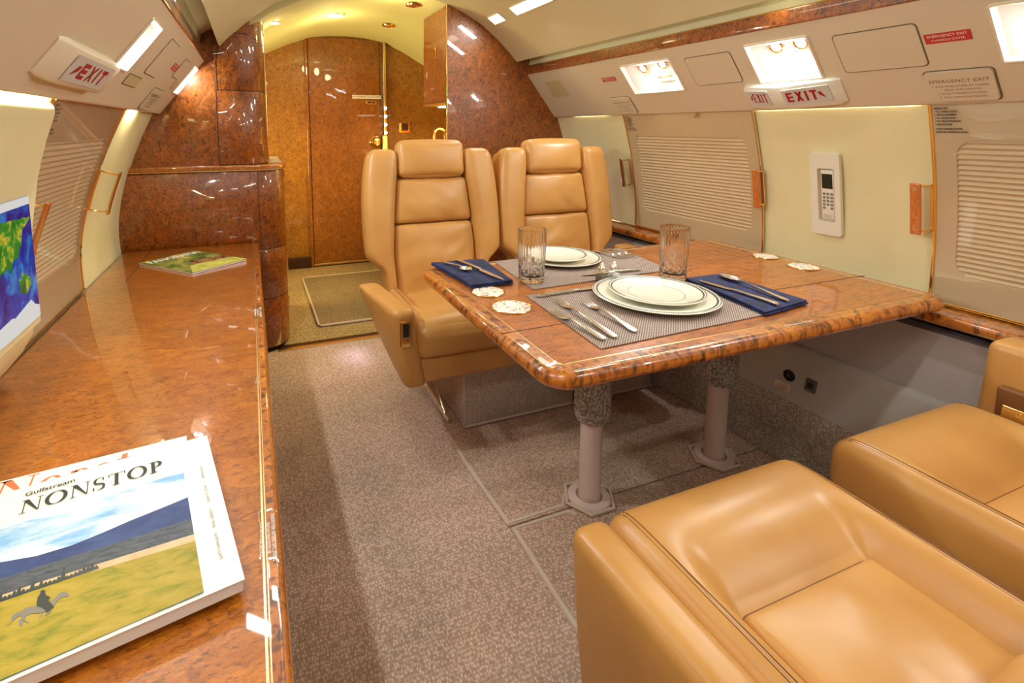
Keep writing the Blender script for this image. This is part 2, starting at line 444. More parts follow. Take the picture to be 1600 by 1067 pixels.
# cove above each overhead panel: recess, timber band, panel edge
for side in (1, -1):
    sx = lambda o: CX + side * o
    rec = [(sx(.955), 1.655), (sx(.965), 1.70), (sx(.95), 1.75), (sx(.86), 1.80), (sx(.86), 1.82), (sx(.98), 1.78), (sx(.985), 1.655)]
    struct('trim_1' if side > 0 else 'trim_2', loft(rec, [Y0, Y1 - .002], closed=True), 'ceiling')
    band = RB((-.009, Y0, 0), (.009, Y1 - .003, .052), .004, n=(0, 6, 0), fn=lambda p: (CX + side * (.950 - p.x * 1.0 + p.z * -.06), p.y, 1.612 + p.z))
    struct('trim_3' if side > 0 else 'trim_4', band, 'burl_wall')
    struct('trim_5' if side > 0 else 'trim_6', TB([(CX + side * .944, Y0, 1.666), (CX + side * .944, Y1 - .01, 1.666)], .0025, 6), 'gold')

# ---- overhead side panels, with real openings for the reading lights
LAMPS = {1: [(1.792, 2.103), (1.198, 1.418), (.53, .742), (-.40, -.10)], -1: [(2.80, 2.965), (1.655, 1.80), (.55, .70), (-.5, -.35)]}
S0, S1 = .375, .835
for side in (1, -1):
    ycut = [Y0] + sorted(v for p in LAMPS[side] for v in p) + [Y1 - .003]
    scut = [0, .12, .25, S0, .6, S1, 1.0]
    holes = {(a, b) for a, b in LAMPS[side]}
    bm = bmesh.new(); V = {}
    def vv(y, s):
        if (y, s) not in V: V[(y, s)] = bm.verts.new(P(side, y, s, 0))
        return V[(y, s)]
    for a, b in zip(ycut, ycut[1:]):
        for s, t in zip(scut, scut[1:]):
            if (a, b) in holes and s >= S0 - 1e-6 and t <= S1 + 1e-6: continue
            bm.faces.new([vv(a, s), vv(b, s), vv(b, t), vv(a, t)])
    # rolled lower lip and return towards the wall
    lip = [(0, 0), (-.006, .003), (-.009, .008), (-.007, .014)]
    rows = []
    for ds, dd in lip:
        rows.append([bm.verts.new(P(side, y, ds / PL if ds else 0, -dd if dd else 0)) for y in (Y0, Y1 - .003)])
    for A, B in zip(rows, rows[1:]): bm.faces.new([A[0], A[1], B[1], B[0]])
    bmesh.ops.remove_doubles(bm, verts=bm.verts, dist=1e-5)
    o = struct('trim_7' if side > 0 else 'trim_8', bm, 'psu', smooth=False)
    sol = o.modifiers.new('sol', 'SOLIDIFY'); sol.thickness = .0008; sol.offset = 0

def psu_lamp(side, y0, y1, label, lamps, big=True, switch=False, narrow=False):
    c = P(side, (y0 + y1) / 2, .6, 0); t = thing('reading_light', label, 'light', c, 'recessed reading lights in the overhead panels')
    dp = -.055
    # white tapering box
    bm = bmesh.new(); m = .14 * (y1 - y0)
    a = [P(side, y, s, .0) for y, s in ((y0, S0), (y1, S0), (y1, S1), (y0, S1))]
    b = [P(side, y, s, dp) for y, s in ((y0 + m, S0 + .03), (y1 - m, S0 + .03), (y1 - m, S1 - .12), (y0 + m, S1 - .12))]
    A = [bm.verts.new(v) for v in a]; B = [bm.verts.new(v) for v in b]
    for k in range(4): bm.faces.new([A[k], A[(k + 1) % 4], B[(k + 1) % 4], B[k]])
    bm.faces.new(B); obj('housing', bm, 'bulb_box', t, smooth=False)
    # frame
    pts = [P(side, y, s, .002) for y, s in rrect(y0 - .004, y1 + .004, S0 - .012, S1 + .012, .012)]
    obj('bezel', TB(pts, .005, 6, closed=True), 'plastic', t)
    u = (P(side, 0, 1, 0) - P(side, 0, 0, 0)).normalized(); nn = (P(side, 0, 0, 1) - P(side, 0, 0, 0)).normalized()
    for y, s in lamps:
        bm = bmesh.new(); rr = .022 if not narrow else .015
        c0 = P(side, y, s, dp + .006)
        ring = [c0 + Vector((0, 1, 0)) * rr * math.cos(q) + u * rr * math.sin(q) for q in [2 * PI * k / 20 for k in range(20)]]
        l = obj('lamp_ring', TB(ring, .005, 8, closed=True), 'gold', t)
        v = [bm.verts.new(p + nn * .002) for p in ring]; bm.faces.new(v); obj('bulb', bm, 'bulb', l, smooth=False)
    # soft tube lens along the back of the recess
    yy = [y0 + m * 1.1, y1 - m * 1.1]
    obj('lens', TB([P(side, yy[0], .47, dp + .008), P(side, yy[1], .47, dp + .008)], .007, 8), 'bulb', t)
    if switch:
        ym = (y0 + y1) / 2 - .02
        obj('switch_plate', RB((ym - .045, S0 + .05, dp + .001), (ym + .045, S0 + .13, dp + .008), .002, n=(0, 0, 0), fn=lambda p: P(side, p.x, p.y, p.z)), 'gold_rough', t)
        for k in range(4):
            a = ym - .034 + k * .0185
            obj('button', RB((a, S0 + .065, dp + .008), (a + .013, S0 + .115, dp + .011), .001, n=(0, 0, 0), fn=lambda p: P(side, p.x, p.y, p.z)), 'greyink', t)
    L = bpy.data.lights.new('reading_lamp', 'AREA'); L.energy = (5.2 if side > 0 else (11.0 if y0 > 1 else 5.0)) if big else 2.2; L.shape = 'DISK'; L.size = .045
    L.color = (.93, 1, .97)
    lo = bpy.data.objects.new('reading_lamp_source', L); C.objects.link(lo)
    lo.matrix_world = Matrix.Translation(P(side, (y0 + y1) / 2, .66, -.010)) @ (-nn).to_track_quat('Z', 'Y').to_matrix().to_4x4()
    L2 = bpy.data.lights.new('recess_glow', 'POINT'); L2.energy = .22; L2.shadow_soft_size = .012; L2.color = (1, .93, .90)
    lo = bpy.data.objects.new('recess_glow_source', L2); C.objects.link(lo); lo.location = P(side, (y0 + y1) / 2, .55, -.022)
    return t
psu_lamp(1, 1.792, 2.103, 'bright recessed reading light with gold nozzle and a row of switches on the right', [(2.03, .68), (1.90, .70)], switch=True)
psu_lamp(1, 1.198, 1.418, 'bright recessed reading light in the right overhead panel, directly above the double exit sign', [(1.35, .70), (1.26, .70)])
psu_lamp(1, .53, .742, 'bright reading light cut by the right border of the photo, copper ring showing', [(.66, .72), (.58, .62)])
psu_lamp(-1, 1.655, 1.80, 'large bright slot reading light in the left overhead panel, beside the exit sign', [(1.73, .72)], narrow=True)
psu_lamp(1, -.40, -.10, 'recessed reading light over the near seats, behind the viewer on the right', [(-.30, .7), (-.20, .7)])
psu_lamp(-1, .55, .70, 'slot reading light above the near end of the credenza, out of frame on the left', [(.62, .72)], narrow=True)
psu_lamp(-1, -.5, -.35, 'slot reading light behind the viewer on the left', [(-.43, .72)], narrow=True)
psu_lamp(-1, 2.80, 2.965, 'smaller bright slot reading light at the far end of the left overhead panel', [(2.88, .72)], big=False, narrow=True)

def psu_plate(side, y0, y1, s0, s1, label, name='access_panel', cat='panel', mat='psu', r=.012, d=.003, group=None, edge=True):
    t = thing(name, label, cat, P(side, (y0 + y1) / 2, (s0 + s1) / 2, 0), group)
    bm = bmesh.new(); pts = rrect(y0, y1, s0 * PL, s1 * PL, r)
    prism(bm, pts, .0005, d, fn=lambda u, v, w: P(side, u, v / PL, w)); obj('plate', bm, mat, t, angle=30)
    if edge:
        pp = [P(side, u, v / PL, .0006) for u, v in rrect(y0 - .002, y1 + .002, s0 * PL - .002, s1 * PL + .002, r)]
        obj('gap_line', TB(pp, .0016, 6, closed=True), 'psu_line', t)
    return t
GP = 'blank cover plates on the overhead panels'
psu_plate(1, 1.494, 1.712, .408, .806, 'blank rounded cover plate between the two right reading lights')
psu_plate(1, .903, 1.120, .398, .796, 'largest blank rounded cover plate, left of the red emergency exit label')
psu_plate(1, 2.66, 2.825, .44, .785, 'pale grille square on the right overhead panel, nearest the burl partition', name='speaker_grille', cat='grille', mat='beigecover', edge=False, r=.004)
psu_plate(-1, 2.02, 2.225, .43, .853, 'blank rounded cover plate between the two left slot lights')
psu_plate(-1, 2.50, 2.66, .55, .82, 'blank cover plate beside the small red label on the left overhead panel')
psu_plate(-1, 1.875, 2.06, .25, .355, 'small yellowish outlet grille below the large slot light on the left', name='air_outlet', cat='grille', mat='beigecover', r=.003)
psu_plate(-1, 2.66, 2.76, .40, .53, 'tiny yellowish grille square next to the farther slot light', name='speaker_grille', cat='grille', mat='beigecover', r=.003, edge=False)

def psu_text(side, t, s, yc, sc, size, mat, name='lettering', d=.0045, sx=1.0, bold=0, spacing=1.0):
    f = (lambda u, v: P(1, yc - u, sc + v / PL, d)) if side > 0 else (lambda u, v: P(-1, yc + u, sc + v / PL, d))
    obj(name, glyphs(s, size, f, spacing, sx, bold), mat, t, smooth=False)
t = psu_plate(1, .793, .893, .592, .682, 'red label reading emergency exit T-handle cover, upper right', 'warning_label', 'label', 'redlabel', .001, .0015, edge=False)
psu_text(1, t, 'EMERGENCY EXIT', .843, .656, .0108, 'white', d=.002); psu_text(1, t, 'T-HANDLE COVER', .843, .618, .0088, 'white', d=.002)
t = psu_plate(1, 2.185, 2.293, .625, .700, 'small red emergency exit label near the farther right reading light', 'warning_label', 'label', 'redlabel', .001, .0015, edge=False)
psu_text(1, t, 'EMERGENCY EXIT', 2.239, .677, .0125, 'white', d=.002); psu_text(1, t, 'T-HANDLE COVER', 2.239, .646, .010, 'white', d=.002)
t = psu_plate(-1, 2.365, 2.49, .605, .70, 'small red label on the left overhead panel', 'warning_label', 'label', 'redlabel', .001, .0015, edge=False)
psu_text(-1, t, 'EMERGENCY EXIT', 2.428, .672, .0125, 'white', d=.002); psu_text(-1, t, 'T-HANDLE COVER', 2.428, .632, .011, 'white', d=.002)
INST = ['1. PULL THIS COVER AT LOWER', '   EDGE AND REMOVE', '2. PULL T-HANDLE DOWN', '3. PULL WINDOW DOWN']
for side, a, b, lab in ((1, .771, .922, 'raised cover reading emergency exit with pull instructions, above the window cut by the right border'), (1, 2.165, 2.312, 'raised emergency exit cover above the far end of the middle right window'), (-1, 2.36, 2.585, 'raised emergency exit instruction cover on the left overhead panel')):
    t = psu_plate(side, a, b, .03, .325, lab, 'exit_cover', 'cover', 'psu', .012, .007)
    m = (a + b) / 2; k = (b - a) / .151 * .92
    psu_text(side, t, 'EMERGENCY EXIT', m, .235, .0165 * k, 'brownink', d=.0075, spacing=1.1)
    for i, s in enumerate(INST): psu_text(side, t, s, m, .185 - .037 * i, .0088 * k, 'brownink', d=.0075, spacing=1.1)

# ---- exit signs
def signface(t, side, fn, w, h, arrow):
    """fn(u,v,w) maps sign plane; u to the reader's right"""
    prism_b = PR(rrect(-w / 2, w / 2, -h / 2, h / 2, .004), 0, .0015, fn=fn); fc = obj('sign_face', prism_b, 'signface', t)
    hh = h * .62; bm = bmesh.new()
    x = -w * .42 if arrow > 0 else -w * .26; wl = w * .145; st = min(hh * .24, wl * .36); gp = w * .055
    def q(pts): bm.faces.new([bm.verts.new(fn(a, b, .0022)) for a, b in pts])
    T_, B_ = hh / 2, -hh / 2
    q([(x, B_), (x + st, B_), (x + st, T_), (x, T_)])
    for yy in (T_ - st, -st / 2, B_): q([(x + st, yy), (x + wl, yy), (x + wl, yy + st), (x + st, yy + st)])
    x += wl + gp
    q([(x, B_), (x + st * 1.05, B_), (x + wl * 1.05, T_), (x + wl * 1.05 - st * 1.05, T_)]); q([(x, T_), (x + st * 1.05, T_), (x + wl * 1.05, B_), (x + wl * 1.05 - st * 1.05, B_)])
    x += wl * 1.05 + gp; q([(x, B_), (x + st, B_), (x + st, T_), (x, T_)])
    x += st + gp; q([(x, T_ - st), (x + wl, T_ - st), (x + wl, T_), (x, T_)]); q([(x + wl / 2 - st / 2, B_), (x + wl / 2 + st / 2, B_), (x + wl / 2 + st / 2, T_ - st), (x + wl / 2 - st / 2, T_ - st)])
    obj('letters', bm, 'red', fc, smooth=False)
    bm = bmesh.new(); a = .5 * hh
    if arrow > 0: px, py, sx_ = x + wl + w * .02, .06 * h, 1
    else: px, py, sx_ = -w * .29, .04 * h, -1
    q([(px, py + .10 * h), (px + sx_ * .06 * w, py + .12 * h), (px + sx_ * .13 * w, py - .30 * h), (px + sx_ * .02 * w, py - .10 * h)])
    obj('arrow', bm, 'red', fc, smooth=False)
# right: V-shaped double sign
t = thing('exit_sign', 'white V-shaped double exit sign with red letters and arrows, under the right reading light', 'exit sign', P(1, 1.33, .2, 0))
nn = (P(1, 0, 0, 1) - P(1, 0, 0, 0)).normalized()
bm = bmesh.new(); ring_f = []
def ex(y, s, d): return P(1, y, s, d)
ysec = [(1.50, .007, .03), (1.488, .024, .0), (1.40, .034, 0), (1.352, .040, 0), (1.30, .036, 0), (1.165, .020, .0), (1.145, .005, .02)]
top, bot = .360, .055
rows = []
for y, d, ins in ysec:
    rows.append([bm.verts.new(ex(y, top - ins + .0, 0)), bm.verts.new(ex(y, top - ins - .01, d * .8)), bm.verts.new(ex(y, top - ins - .05, d)), bm.verts.new(ex(y, bot + ins + .04, d)), bm.verts.new(ex(y, bot + ins + .008, d * .8)), bm.verts.new(ex(y, bot + ins, 0))])
for A, B in zip(rows, rows[1:]):
    for k in range(5): bm.faces.new([A[k], A[k + 1], B[k + 1], B[k]])
bm.faces.new(rows[0]); bm.faces.new(rows[-1])
obj('housing', bm, 'plastic_w', t, angle=50)
def facefn(side, ya, da, yb, db, sc):
    ym, dm = (ya + yb) / 2, (da + db) / 2; a = P(side, ya, sc, da); b = P(side, yb, sc, db); ux = (b - a).normalized()
    uv = (P(side, 0, 1, 0) - P(side, 0, 0, 0)).normalized(); uw = ux.cross(uv)
    c = (a + b) / 2
    nrm = (P(side, 0, 0, 1) - P(side, 0, 0, 0)).normalized()
    if uw.dot(nrm) < 0: uw = -uw
    return (lambda u, v, w: c + ux * u + uv * v + uw * (w + .0008)), (b - a).length
f, w = facefn(1, 1.478, .0265, 1.385, .0365, .225); signface(t, 1, f, w * .98, .066, -1)
f, w = facefn(1, 1.335, .0385, 1.172, .0215, .225); signface(t, 1, f, w * .96, .066, 1)
# left: single wedge
t = thing('exit_sign', 'single white wedge exit sign with red letters and arrow on the left overhead panel', 'exit sign', P(-1, 1.43, .25, 0))
bm = bmesh.new(); rows = []
for y, d, ins in ((1.215, .004, .015), (1.255, .020, 0), (1.275, .0245, 0), (1.60, .0312, 0), (1.635, .026, .01), (1.645, .0, .02)):
    top, bot = .405, .115
    rows.append([bm.verts.new(P(-1, y, top - ins, 0)), bm.verts.new(P(-1, y, top - ins - .012, d * .8)), bm.verts.new(P(-1, y, top - ins - .03, d)), bm.verts.new(P(-1, y, bot + ins + .03, d)), bm.verts.new(P(-1, y, bot + ins + .010, d * .8)), bm.verts.new(P(-1, y, bot + ins, 0))])
for A, B in zip(rows, rows[1:]):
    for k in range(5): bm.faces.new([A[k], A[k + 1], B[k + 1], B[k]])
bm.faces.new(rows[0]); bm.faces.new(rows[-1]); obj('housing', bm, 'plastic', t, angle=50)
f, w = facefn(-1, 1.290, .0252, 1.565, .0309, .262); signface(t, -1, f, w, .066, -1)

# ---- valance glow strips tucked behind the lip
for side, runs in ((1, [(.97, 1.50), (2.45, 2.75), (-.9, -.2)]), (-1, [(.3, 1.50), (2.42, 2.56), (-.9, -.1)])):
    for a, b in runs:
        x = W[side](0, 1.352, .014)
        o = obj('valance_light', TB([(x.x, a, 1.362), (x.x, b, 1.362)], .006, 8), 'valance')
        nm = {(1, .97): 'long warm strip light hidden above the wall phone', (1, 2.45): 'short strip light behind the lip near the burl partition', (-1, .3): 'strip light glowing above the wall monitor', (-1, 2.42): 'short strip light beside the gold window trim at the burl cabinet'}.get((side, a), 'strip light behind the overhead panel lip, behind the viewer on the %s' % ('right' if side > 0 else 'left'))
        tag(o, nm, 'light', 'strip lights behind the overhead panel lips')
        L = bpy.data.lights.new('valance', 'AREA'); L.shape = 'RECTANGLE'; L.size = .012; L.size_y = b - a; L.energy = (b - a) * 19.0
        L.color = (1, .93, .58); lo = bpy.data.objects.new('valance_source', L); C.objects.link(lo)
        lo.location = (x.x - side * .004, (a + b) / 2, 1.352); lo.rotation_euler = (0, R(-12 * side), 0)

# ------------------------------------------------------------------ windows
def window(idx, side, y0, y1, handles=True):
    f = W[side]
    t = thing('window_%d' % idx, None, None, f((y0 + y1) / 2, .95, 0), kind='structure')
    a, b = .653 if side < 0 else .718, 1.352
    oy0, oy1, oz0, oz1 = y0 + .055, y1 - .055, .815 if side > 0 else .80, 1.238
    # moulded panel with rounded opening, following the wall curve
    n = 10; outer = []; inner = rrect(oy0, oy1, oz0, oz1, .045, n)
    cy, cz = (oy0 + oy1) / 2, (oz0 + oz1) / 2
    def lineto(u, v):   # project ray from the centre to the outer rectangle
        du, dv = u - cy, v - cz; k = 1e9
        if du > 1e-9: k = min(k, (y1 - cy) / du)
        if du < -1e-9: k = min(k, (y0 - cy) / du)
        if dv > 1e-9: k = min(k, (b - cz) / dv)
        if dv < -1e-9: k = min(k, (a - cz) / dv)
        return cy + du * k, cz + dv * k
    # densify straight runs so the panel bends with the wall
    dense = []
    for i, p in enumerate(inner):
        q = inner[(i + 1) % len(inner)]; L = math.dist(p, q); k = max(1, int(L / .035))
        for j in range(k): dense.append((p[0] + (q[0] - p[0]) * j / k, p[1] + (q[1] - p[1]) * j / k))
    corners = [(y0, a), (y1, a), (y1, b), (y0, b)]
    out = [lineto(*p) for p in dense]
    for c in corners:
        i = min(range(len(out)), key=lambda i: math.dist(out[i], c)); out[i] = c
    bm = bmesh.new(); rows = []
    def row(pts, d): rows.append([bm.verts.new(f(u, v, d)) for u, v in pts])
    row(out, .001); row(out, .007)
    for k in (.25, .5, .75): row([(o[0] + (i[0] - o[0]) * k, o[1] + (i[1] - o[1]) * k) for o, i in zip(out, dense)], .008)
    row(dense, .008)
    row([(u + (cy - u) * .006, v + (cz - v) * .01) for u, v in dense], .004); row([(u + (cy - u) * .006, v + (cz - v) * .01) for u, v in dense], .0005)
    for A, B in zip(rows, rows[1:]):
        m = len(A)
        for k in range(m): bm.faces.new([A[k], A[(k + 1) % m], B[(k + 1) % m], B[k]])
    obj('frame', bm, 'frame', t, angle=40)
    # pleated shade
    bm = bmesh.new(); npl = 27; rows = []
    for k in range(npl * 2 + 1):
        z = oz0 - .003 + (oz1 - oz0 + .006) * k / (npl * 2); d = .0012 if k % 2 == 0 else .0068
        rows.append([bm.verts.new(f(u, z, d)) for u in (oy0 - .002, oy1 + .002)])
    for A, B in zip(rows, rows[1:]): bm.faces.new([A[0], A[1], B[1], B[0]])
    obj('shade', bm, 'shade', t, smooth=False)
    # glossy clear cover over the whole reveal
    bm = bmesh.new(); rows = []
    for z in lin(a + .01, b - .005, 18): rows.append([bm.verts.new(f(u, z, .0125)) for u in (y0 + .008, y1 - .008)])
    for A, B in zip(rows, rows[1:]): bm.faces.new([A[0], A[1], B[1], B[0]])
    obj('pane', bm, 'pane', t)
    # gold trim down both sides and along top
    for y in (y0, y1): obj('gold_trim', TB([f(y, z, .008) for z in lin(a, b, 16)], .0045, 8), 'gold', t)
    obj('top_trim', TB([f(y0, 1.349, .012), f(y1, 1.349, .012)], .0035, 6), 'gold', t)
    obj('bottom_trim', TB([f(y0, a + .002, .012), f(y1, a + .002, .012)], .0035, 6), 'gold', t)
    # small instruction print
    yc = y1 - .012 if side > 0 else y0 + .02
    lines = ['EMERGENCY EXIT', '1. PULL T-HANDLE COVER AT', 'LOWER EDGE AND REMOVE', '2. PULL T-HANDLE DOWN', '3. PULL WINDOW INWARD AND', 'LOWER AND RELEASE', 'WINDOW SHADES MUST BE OPEN', 'DURING TAXI, TAKE-OFF AND LANDING']
    for i, s in enumerate(lines):
        z = 1.335 - .0095 * i - (.004 if i > 5 else 0); s_ = 1 if side > 0 else -1
        ff = lambda u, v: f(yc - s_ * u, z + v, .0132)
        obj('instruction_print', glyphs(s, .0082, ff, sx=.50, bold=.0002, align='LEFT'), 'ink', t, smooth=False)
    return t
w1 = window(1, 1, 1.528, 2.309)
w2 = window(2, 1, .16, .94)
w3 = window(3, -1, 1.528, 2.30)
window(4, 1, -1.2, -.43); window(5, -1, .16, .94)

# pull handles on the window trims
def pull(win, side, y, z0, z1, txt=None, dy=.03, mat='copper', out=.038):
    f = W[side]; y2 = y + dy
    g = obj('handle', RB((y2 - .015, z0 - .012, out), (y2 + .015, z1 + .012, out + .008), .004, n=(1, 6, 0), fn=lambda p: f(p.x, p.y, p.z)), mat, win)
    for z in (z0, z1): obj('rail', TB([f(y, z, .010), f(y, z, .014), f(y, z, out * .6), f(y2, z, out)], .0035, 8), 'gold', g)
    obj('bar', TB([f(y, z, .012) for z in lin(z0, z1, 8)], .004, 8), 'gold', g)
    if txt:
        bm = bmesh.new(); s_ = 1 if side > 0 else -1
        for i, ch in enumerate(txt):
            zc = z1 - .012 - (z1 - z0 - .024) * i / (len(txt) - 1)
            join(bm, glyphs(ch, .026, lambda u, v: f(y2 - s_ * u, zc + v, out + .0088), bold=.0006))
        obj('lettering', bm, 'goldpale', g, smooth=False)
pull(w1, 1, 1.518, .955, 1.098, 'PULL', dy=.012)
pull(w2, 1, .945, .95, 1.098, 'PULL', dy=.028)
pull(w1, 1, 2.330, .955, 1.098, None, dy=.030, mat='steel')
pull(w3, -1, 2.31, .965, 1.115, None, dy=.02, mat='gold', out=.07)
pull(w3, -1, 1.535, .94, 1.105, None, dy=.012, out=.075)
t = thing('window_latch', 'tiny gold latch hanging on top of the middle right window', 'latch', (1.92, 1.80, 1.34)); obj('hook', TB([WR(1.80, 1.352, .018), WR(1.80, 1.336, .022), WR(1.812, 1.326, .02)], .004, 8), 'gold', t)

# ------------------------------------------------------------------ right side ledge and dado
t = thing('side_ledge', 'long glossy burl ledge below the right hand windows', 'ledge', (1.99, .6, .68))
obj('top', RB((1.925, Y0 + .002, .676), (2.043, Y1 - .005, .712), .014, n=(0, 4, 0)), 'burl_edge', t)
obj('gold_inlay', TB([(2.04, Y0, .7135), (2.04, Y1 - .01, .7135)], .004, 6), 'gold', t)
obj('front_bead', TB([(1.928, Y0, .684), (1.928, Y1 - .01, .684)], .002, 6), 'goldpale', t)
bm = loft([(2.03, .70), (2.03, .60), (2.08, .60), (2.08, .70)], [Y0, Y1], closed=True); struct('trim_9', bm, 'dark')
bm = loft([(1.965, .640), (1.945, .54), (1.925, .435), (2.08, .435), (2.08, .640)], [Y0, Y1], closed=True); struct('trim_10', bm, 'dado')
pp = [(1.925, .452), (1.905, .456), (1.893, .450), (1.886, .436), (1.845, .256), (2.08, .256), (2.08, .452)]
struct('trim_11', loft(pp, [Y0, Y1], closed=True), 'dado_low')
pp = [(1.848, .258), (1.842, .25), (1.838, .02), (1.838, 0), (2.08, 0), (2.08, .258)]
struct('baseboard_right', loft(pp, [Y0, Y1], closed=True), 'carpet_grey')
def lowp(y, z, d):
    x = 1.845 + (z - .256) * (.041 / .18); return Vector((x - d, y, z))
t = thing('audio_jack', 'round black audio jack on the grey side panel under the table', 'jack', lowp(1.249, .344, 0))
obj('bezel', turned(LT([(.0, .0), (.022, .0), (.022, .004), (.014, .007), (.012, .003), (0, .003)], seg=24), lowp(1.249, .344, .001), Matrix.Rotation(R(-90), 4, 'Y')), 'black', t)
obj('socket', turned(LT([(0, .004), (.007, .004), (.007, .0075), (.004, .0075), (.004, .005), (0, .005)], seg=16), lowp(1.249, .344, .001), Matrix.Rotation(R(-90), 4, 'Y')), 'greyink', t)
t = thing('wall_socket', 'small square socket cover right of the round audio jack', 'socket', lowp(1.168, .342, 0))
obj('plate', RB((1.148, .322, 0), (1.188, .366, .006), .003, fn=lambda p: lowp(p.x, p.y, p.z)), 'greyink', t)
obj('slot', RB((1.158, .334, .006), (1.178, .354, .0075), .001, fn=lambda p: lowp(p.x, p.y, p.z)), 'black', t)
t = thing('placard', 'small pale two-line placard below the round audio jack', 'label', lowp(1.265, .295, 0))
obj('plate', RB((1.235, .283, 0), (1.297, .309, .002), .001, fn=lambda p: lowp(p.x, p.y, p.z)), 'plastic', t)
for i, s in enumerate(('110 VAC', '60 HERTZ')): obj('lettering', glyphs(s, .011, lambda u, v: lowp(1.266 - u, .301 - .011 * i + v, .0028)), 'red', t, smooth=False)

# wall phone
t = thing('wall_phone', 'cream handset with small screen in its recessed cradle on the right wall', 'phone', WR(1.265, 1.03, 0))
y0, y1, z0, z1 = 1.212, 1.318, .872, 1.185
bm = bmesh.new(); outp = rrect(y0, y1, z0, z1, .012); inp = rrect(1.232, 1.292, .925, 1.128, .008)
rows = []
for pts, d in ((outp, .0005), (outp, .006), (inp, .007), (inp, .0008)): rows.append([bm.verts.new(WR(u, v, d * 2.6)) for u, v in pts])
for A, B in zip(rows, rows[1:]):
    for k in range(len(A)): bm.faces.new([A[k], A[(k + 1) % len(A)], B[(k + 1) % len(A)], B[k]])
obj('cradle', bm, 'plastic_w', t)
obj('cradle_back', PR(inp, .0008, .0016, fn=WR), 'plastic', t)
obj('release_button', RB((1.228, 1.147, .010), (1.246, 1.163, .014), .003, fn=lambda p: WR(*p)), 'plastic_w', t)
h = obj('handset', RB((1.236, .934, .004), (1.281, 1.122, .017), .005, n=(1, 4, 1), fn=lambda p: WR(*p)), 'plastic_w', t)
obj('screen', RB((1.240, 1.052, .016), (1.277, 1.108, .0178), .001, fn=lambda p: WR(*p)), 'lcd', h)
for i in range(5):
    for j in range(3):
        if i == 4 and j == 1: continue
        y = 1.271 - j * .0135; z = 1.032 - i * .0135
        obj('key', RB((y - .0048, z - .0045, .016), (y + .0048, z + .0045, .0192), .002, n=(0, 0, 0), fn=lambda p: WR(*p)), 'button', h)
for i, s in enumerate(('PRESS TO TALK', 'CABIN PHONE')): obj('lettering', glyphs(s, .0045, lambda u, v: WR(1.258 - u, .950 - .006 * i + v, .0178)), 'ink', h, smooth=False)

# ------------------------------------------------------------------ monitor on the left wall
t = thing('wall_monitor', 'flat monitor showing a world map, set in a padded cream surround on the left wall', 'monitor', WL(1.1, .95, 0))
DT = [(.62, .02), (.66, .035), (.70, .075), (.76, .112), (.83, .118), (.94, .100), (1.04, .080), (1.12, .064), (1.18, .050), (1.26, .038), (1.345, .028)]
def pad(p):  # padded surround swelling inward, deepest at the bottom
    return WL(p.x, p.y, p.z / .05 * interp(DT, p.y))
obj('surround', RB((.35, .654, .001), (1.524, 1.338, .05), .024, n=(8, 12, 1), puff=(0, 0, .002), fn=pad), 'cream', t)
sy0, sy1, sz0, sz1 = .72, 1.445, .832, 1.118
def scr(u, v, w): # flat screen plane
    return Vector((-.4895 + w, u, v))
SK = sz0 + 0
obj('screen_frame', RB((sy0 - .012, sz0 - .02, -.03), (sy1 + .010, sz1 + .010, .001), .004, fn=lambda p: scr(*p)), 'cream', t)
sc = obj('screen', PR([(sy0, sz0), (sy1, sz0), (sy1, sz1), (sy0, sz1)], .002, .004, fn=scr), 'sea', t)
def blob(pts, mat, name, w=.0046):
    bm = bmesh.new(); dense = []
    for i, p in enumerate(pts):
        q = pts[(i + 1) % len(pts)]
        for j in range(5):
            k = j / 5; a = Vector((p[0] + (q[0] - p[0]) * k, p[1] + (q[1] - p[1]) * k, 0))
            d = noise.noise(a * 60) * .006 * (0 if (abs(a.x - sy1) < .002 or abs(a.x - sy0) < .002 or abs(a.y - sz1) < .001) else 1)
            dense.append((min(sy1, a.x + d), min(sz1, a.y - d)))
    f_ = bm.faces.new([bm.verts.new(scr(u, v, w)) for u, v in dense]); bmesh.ops.triangulate(bm, faces=[f_])
    obj(name, bm, mat, sc, smooth=False)
blob([(sy0, 1.100), (sy1, 1.100), (sy1, sz1), (sy0, sz1)], 'ice', 'polar_ice')
blob([(1.10, 1.075), (1.22, 1.082), (1.34, 1.078), (1.440, 1.072), (1.425, 1.060), (1.395, 1.05), (1.39, 1.03), (1.37, 1.015), (1.355, .995), (1.33, .99), (1.315, .965), (1.30, .985), (1.26, .97), (1.235, .99), (1.21, .975), (1.20, .93), (1.175, .89), (1.14, .90), (1.13, .96), (1.06, .98), (1.05, 1.04)], 'land', 'continent')
blob([(1.345, .945), (1.375, .952), (1.405, .94), (1.41, .918), (1.385, .905), (1.35, .915)], 'land', 'continent')
blob([(.80, 1.07), (.95, 1.07), (.93, 1.02), (.88, .99), (.92, .96), (.94, .92), (.90, .87), (.87, .93), (.86, .98), (.81, 1.02)], 'land', 'continent')
blob([(sy0, sz0), (sy0, .850), (1.0, .855), (1.2, .860), (1.30, .872), (1.36, .868), (1.40, .884), (1.42, .868), (sy1, .858), (sy1, sz0)], 'ice', 'polar_ice')

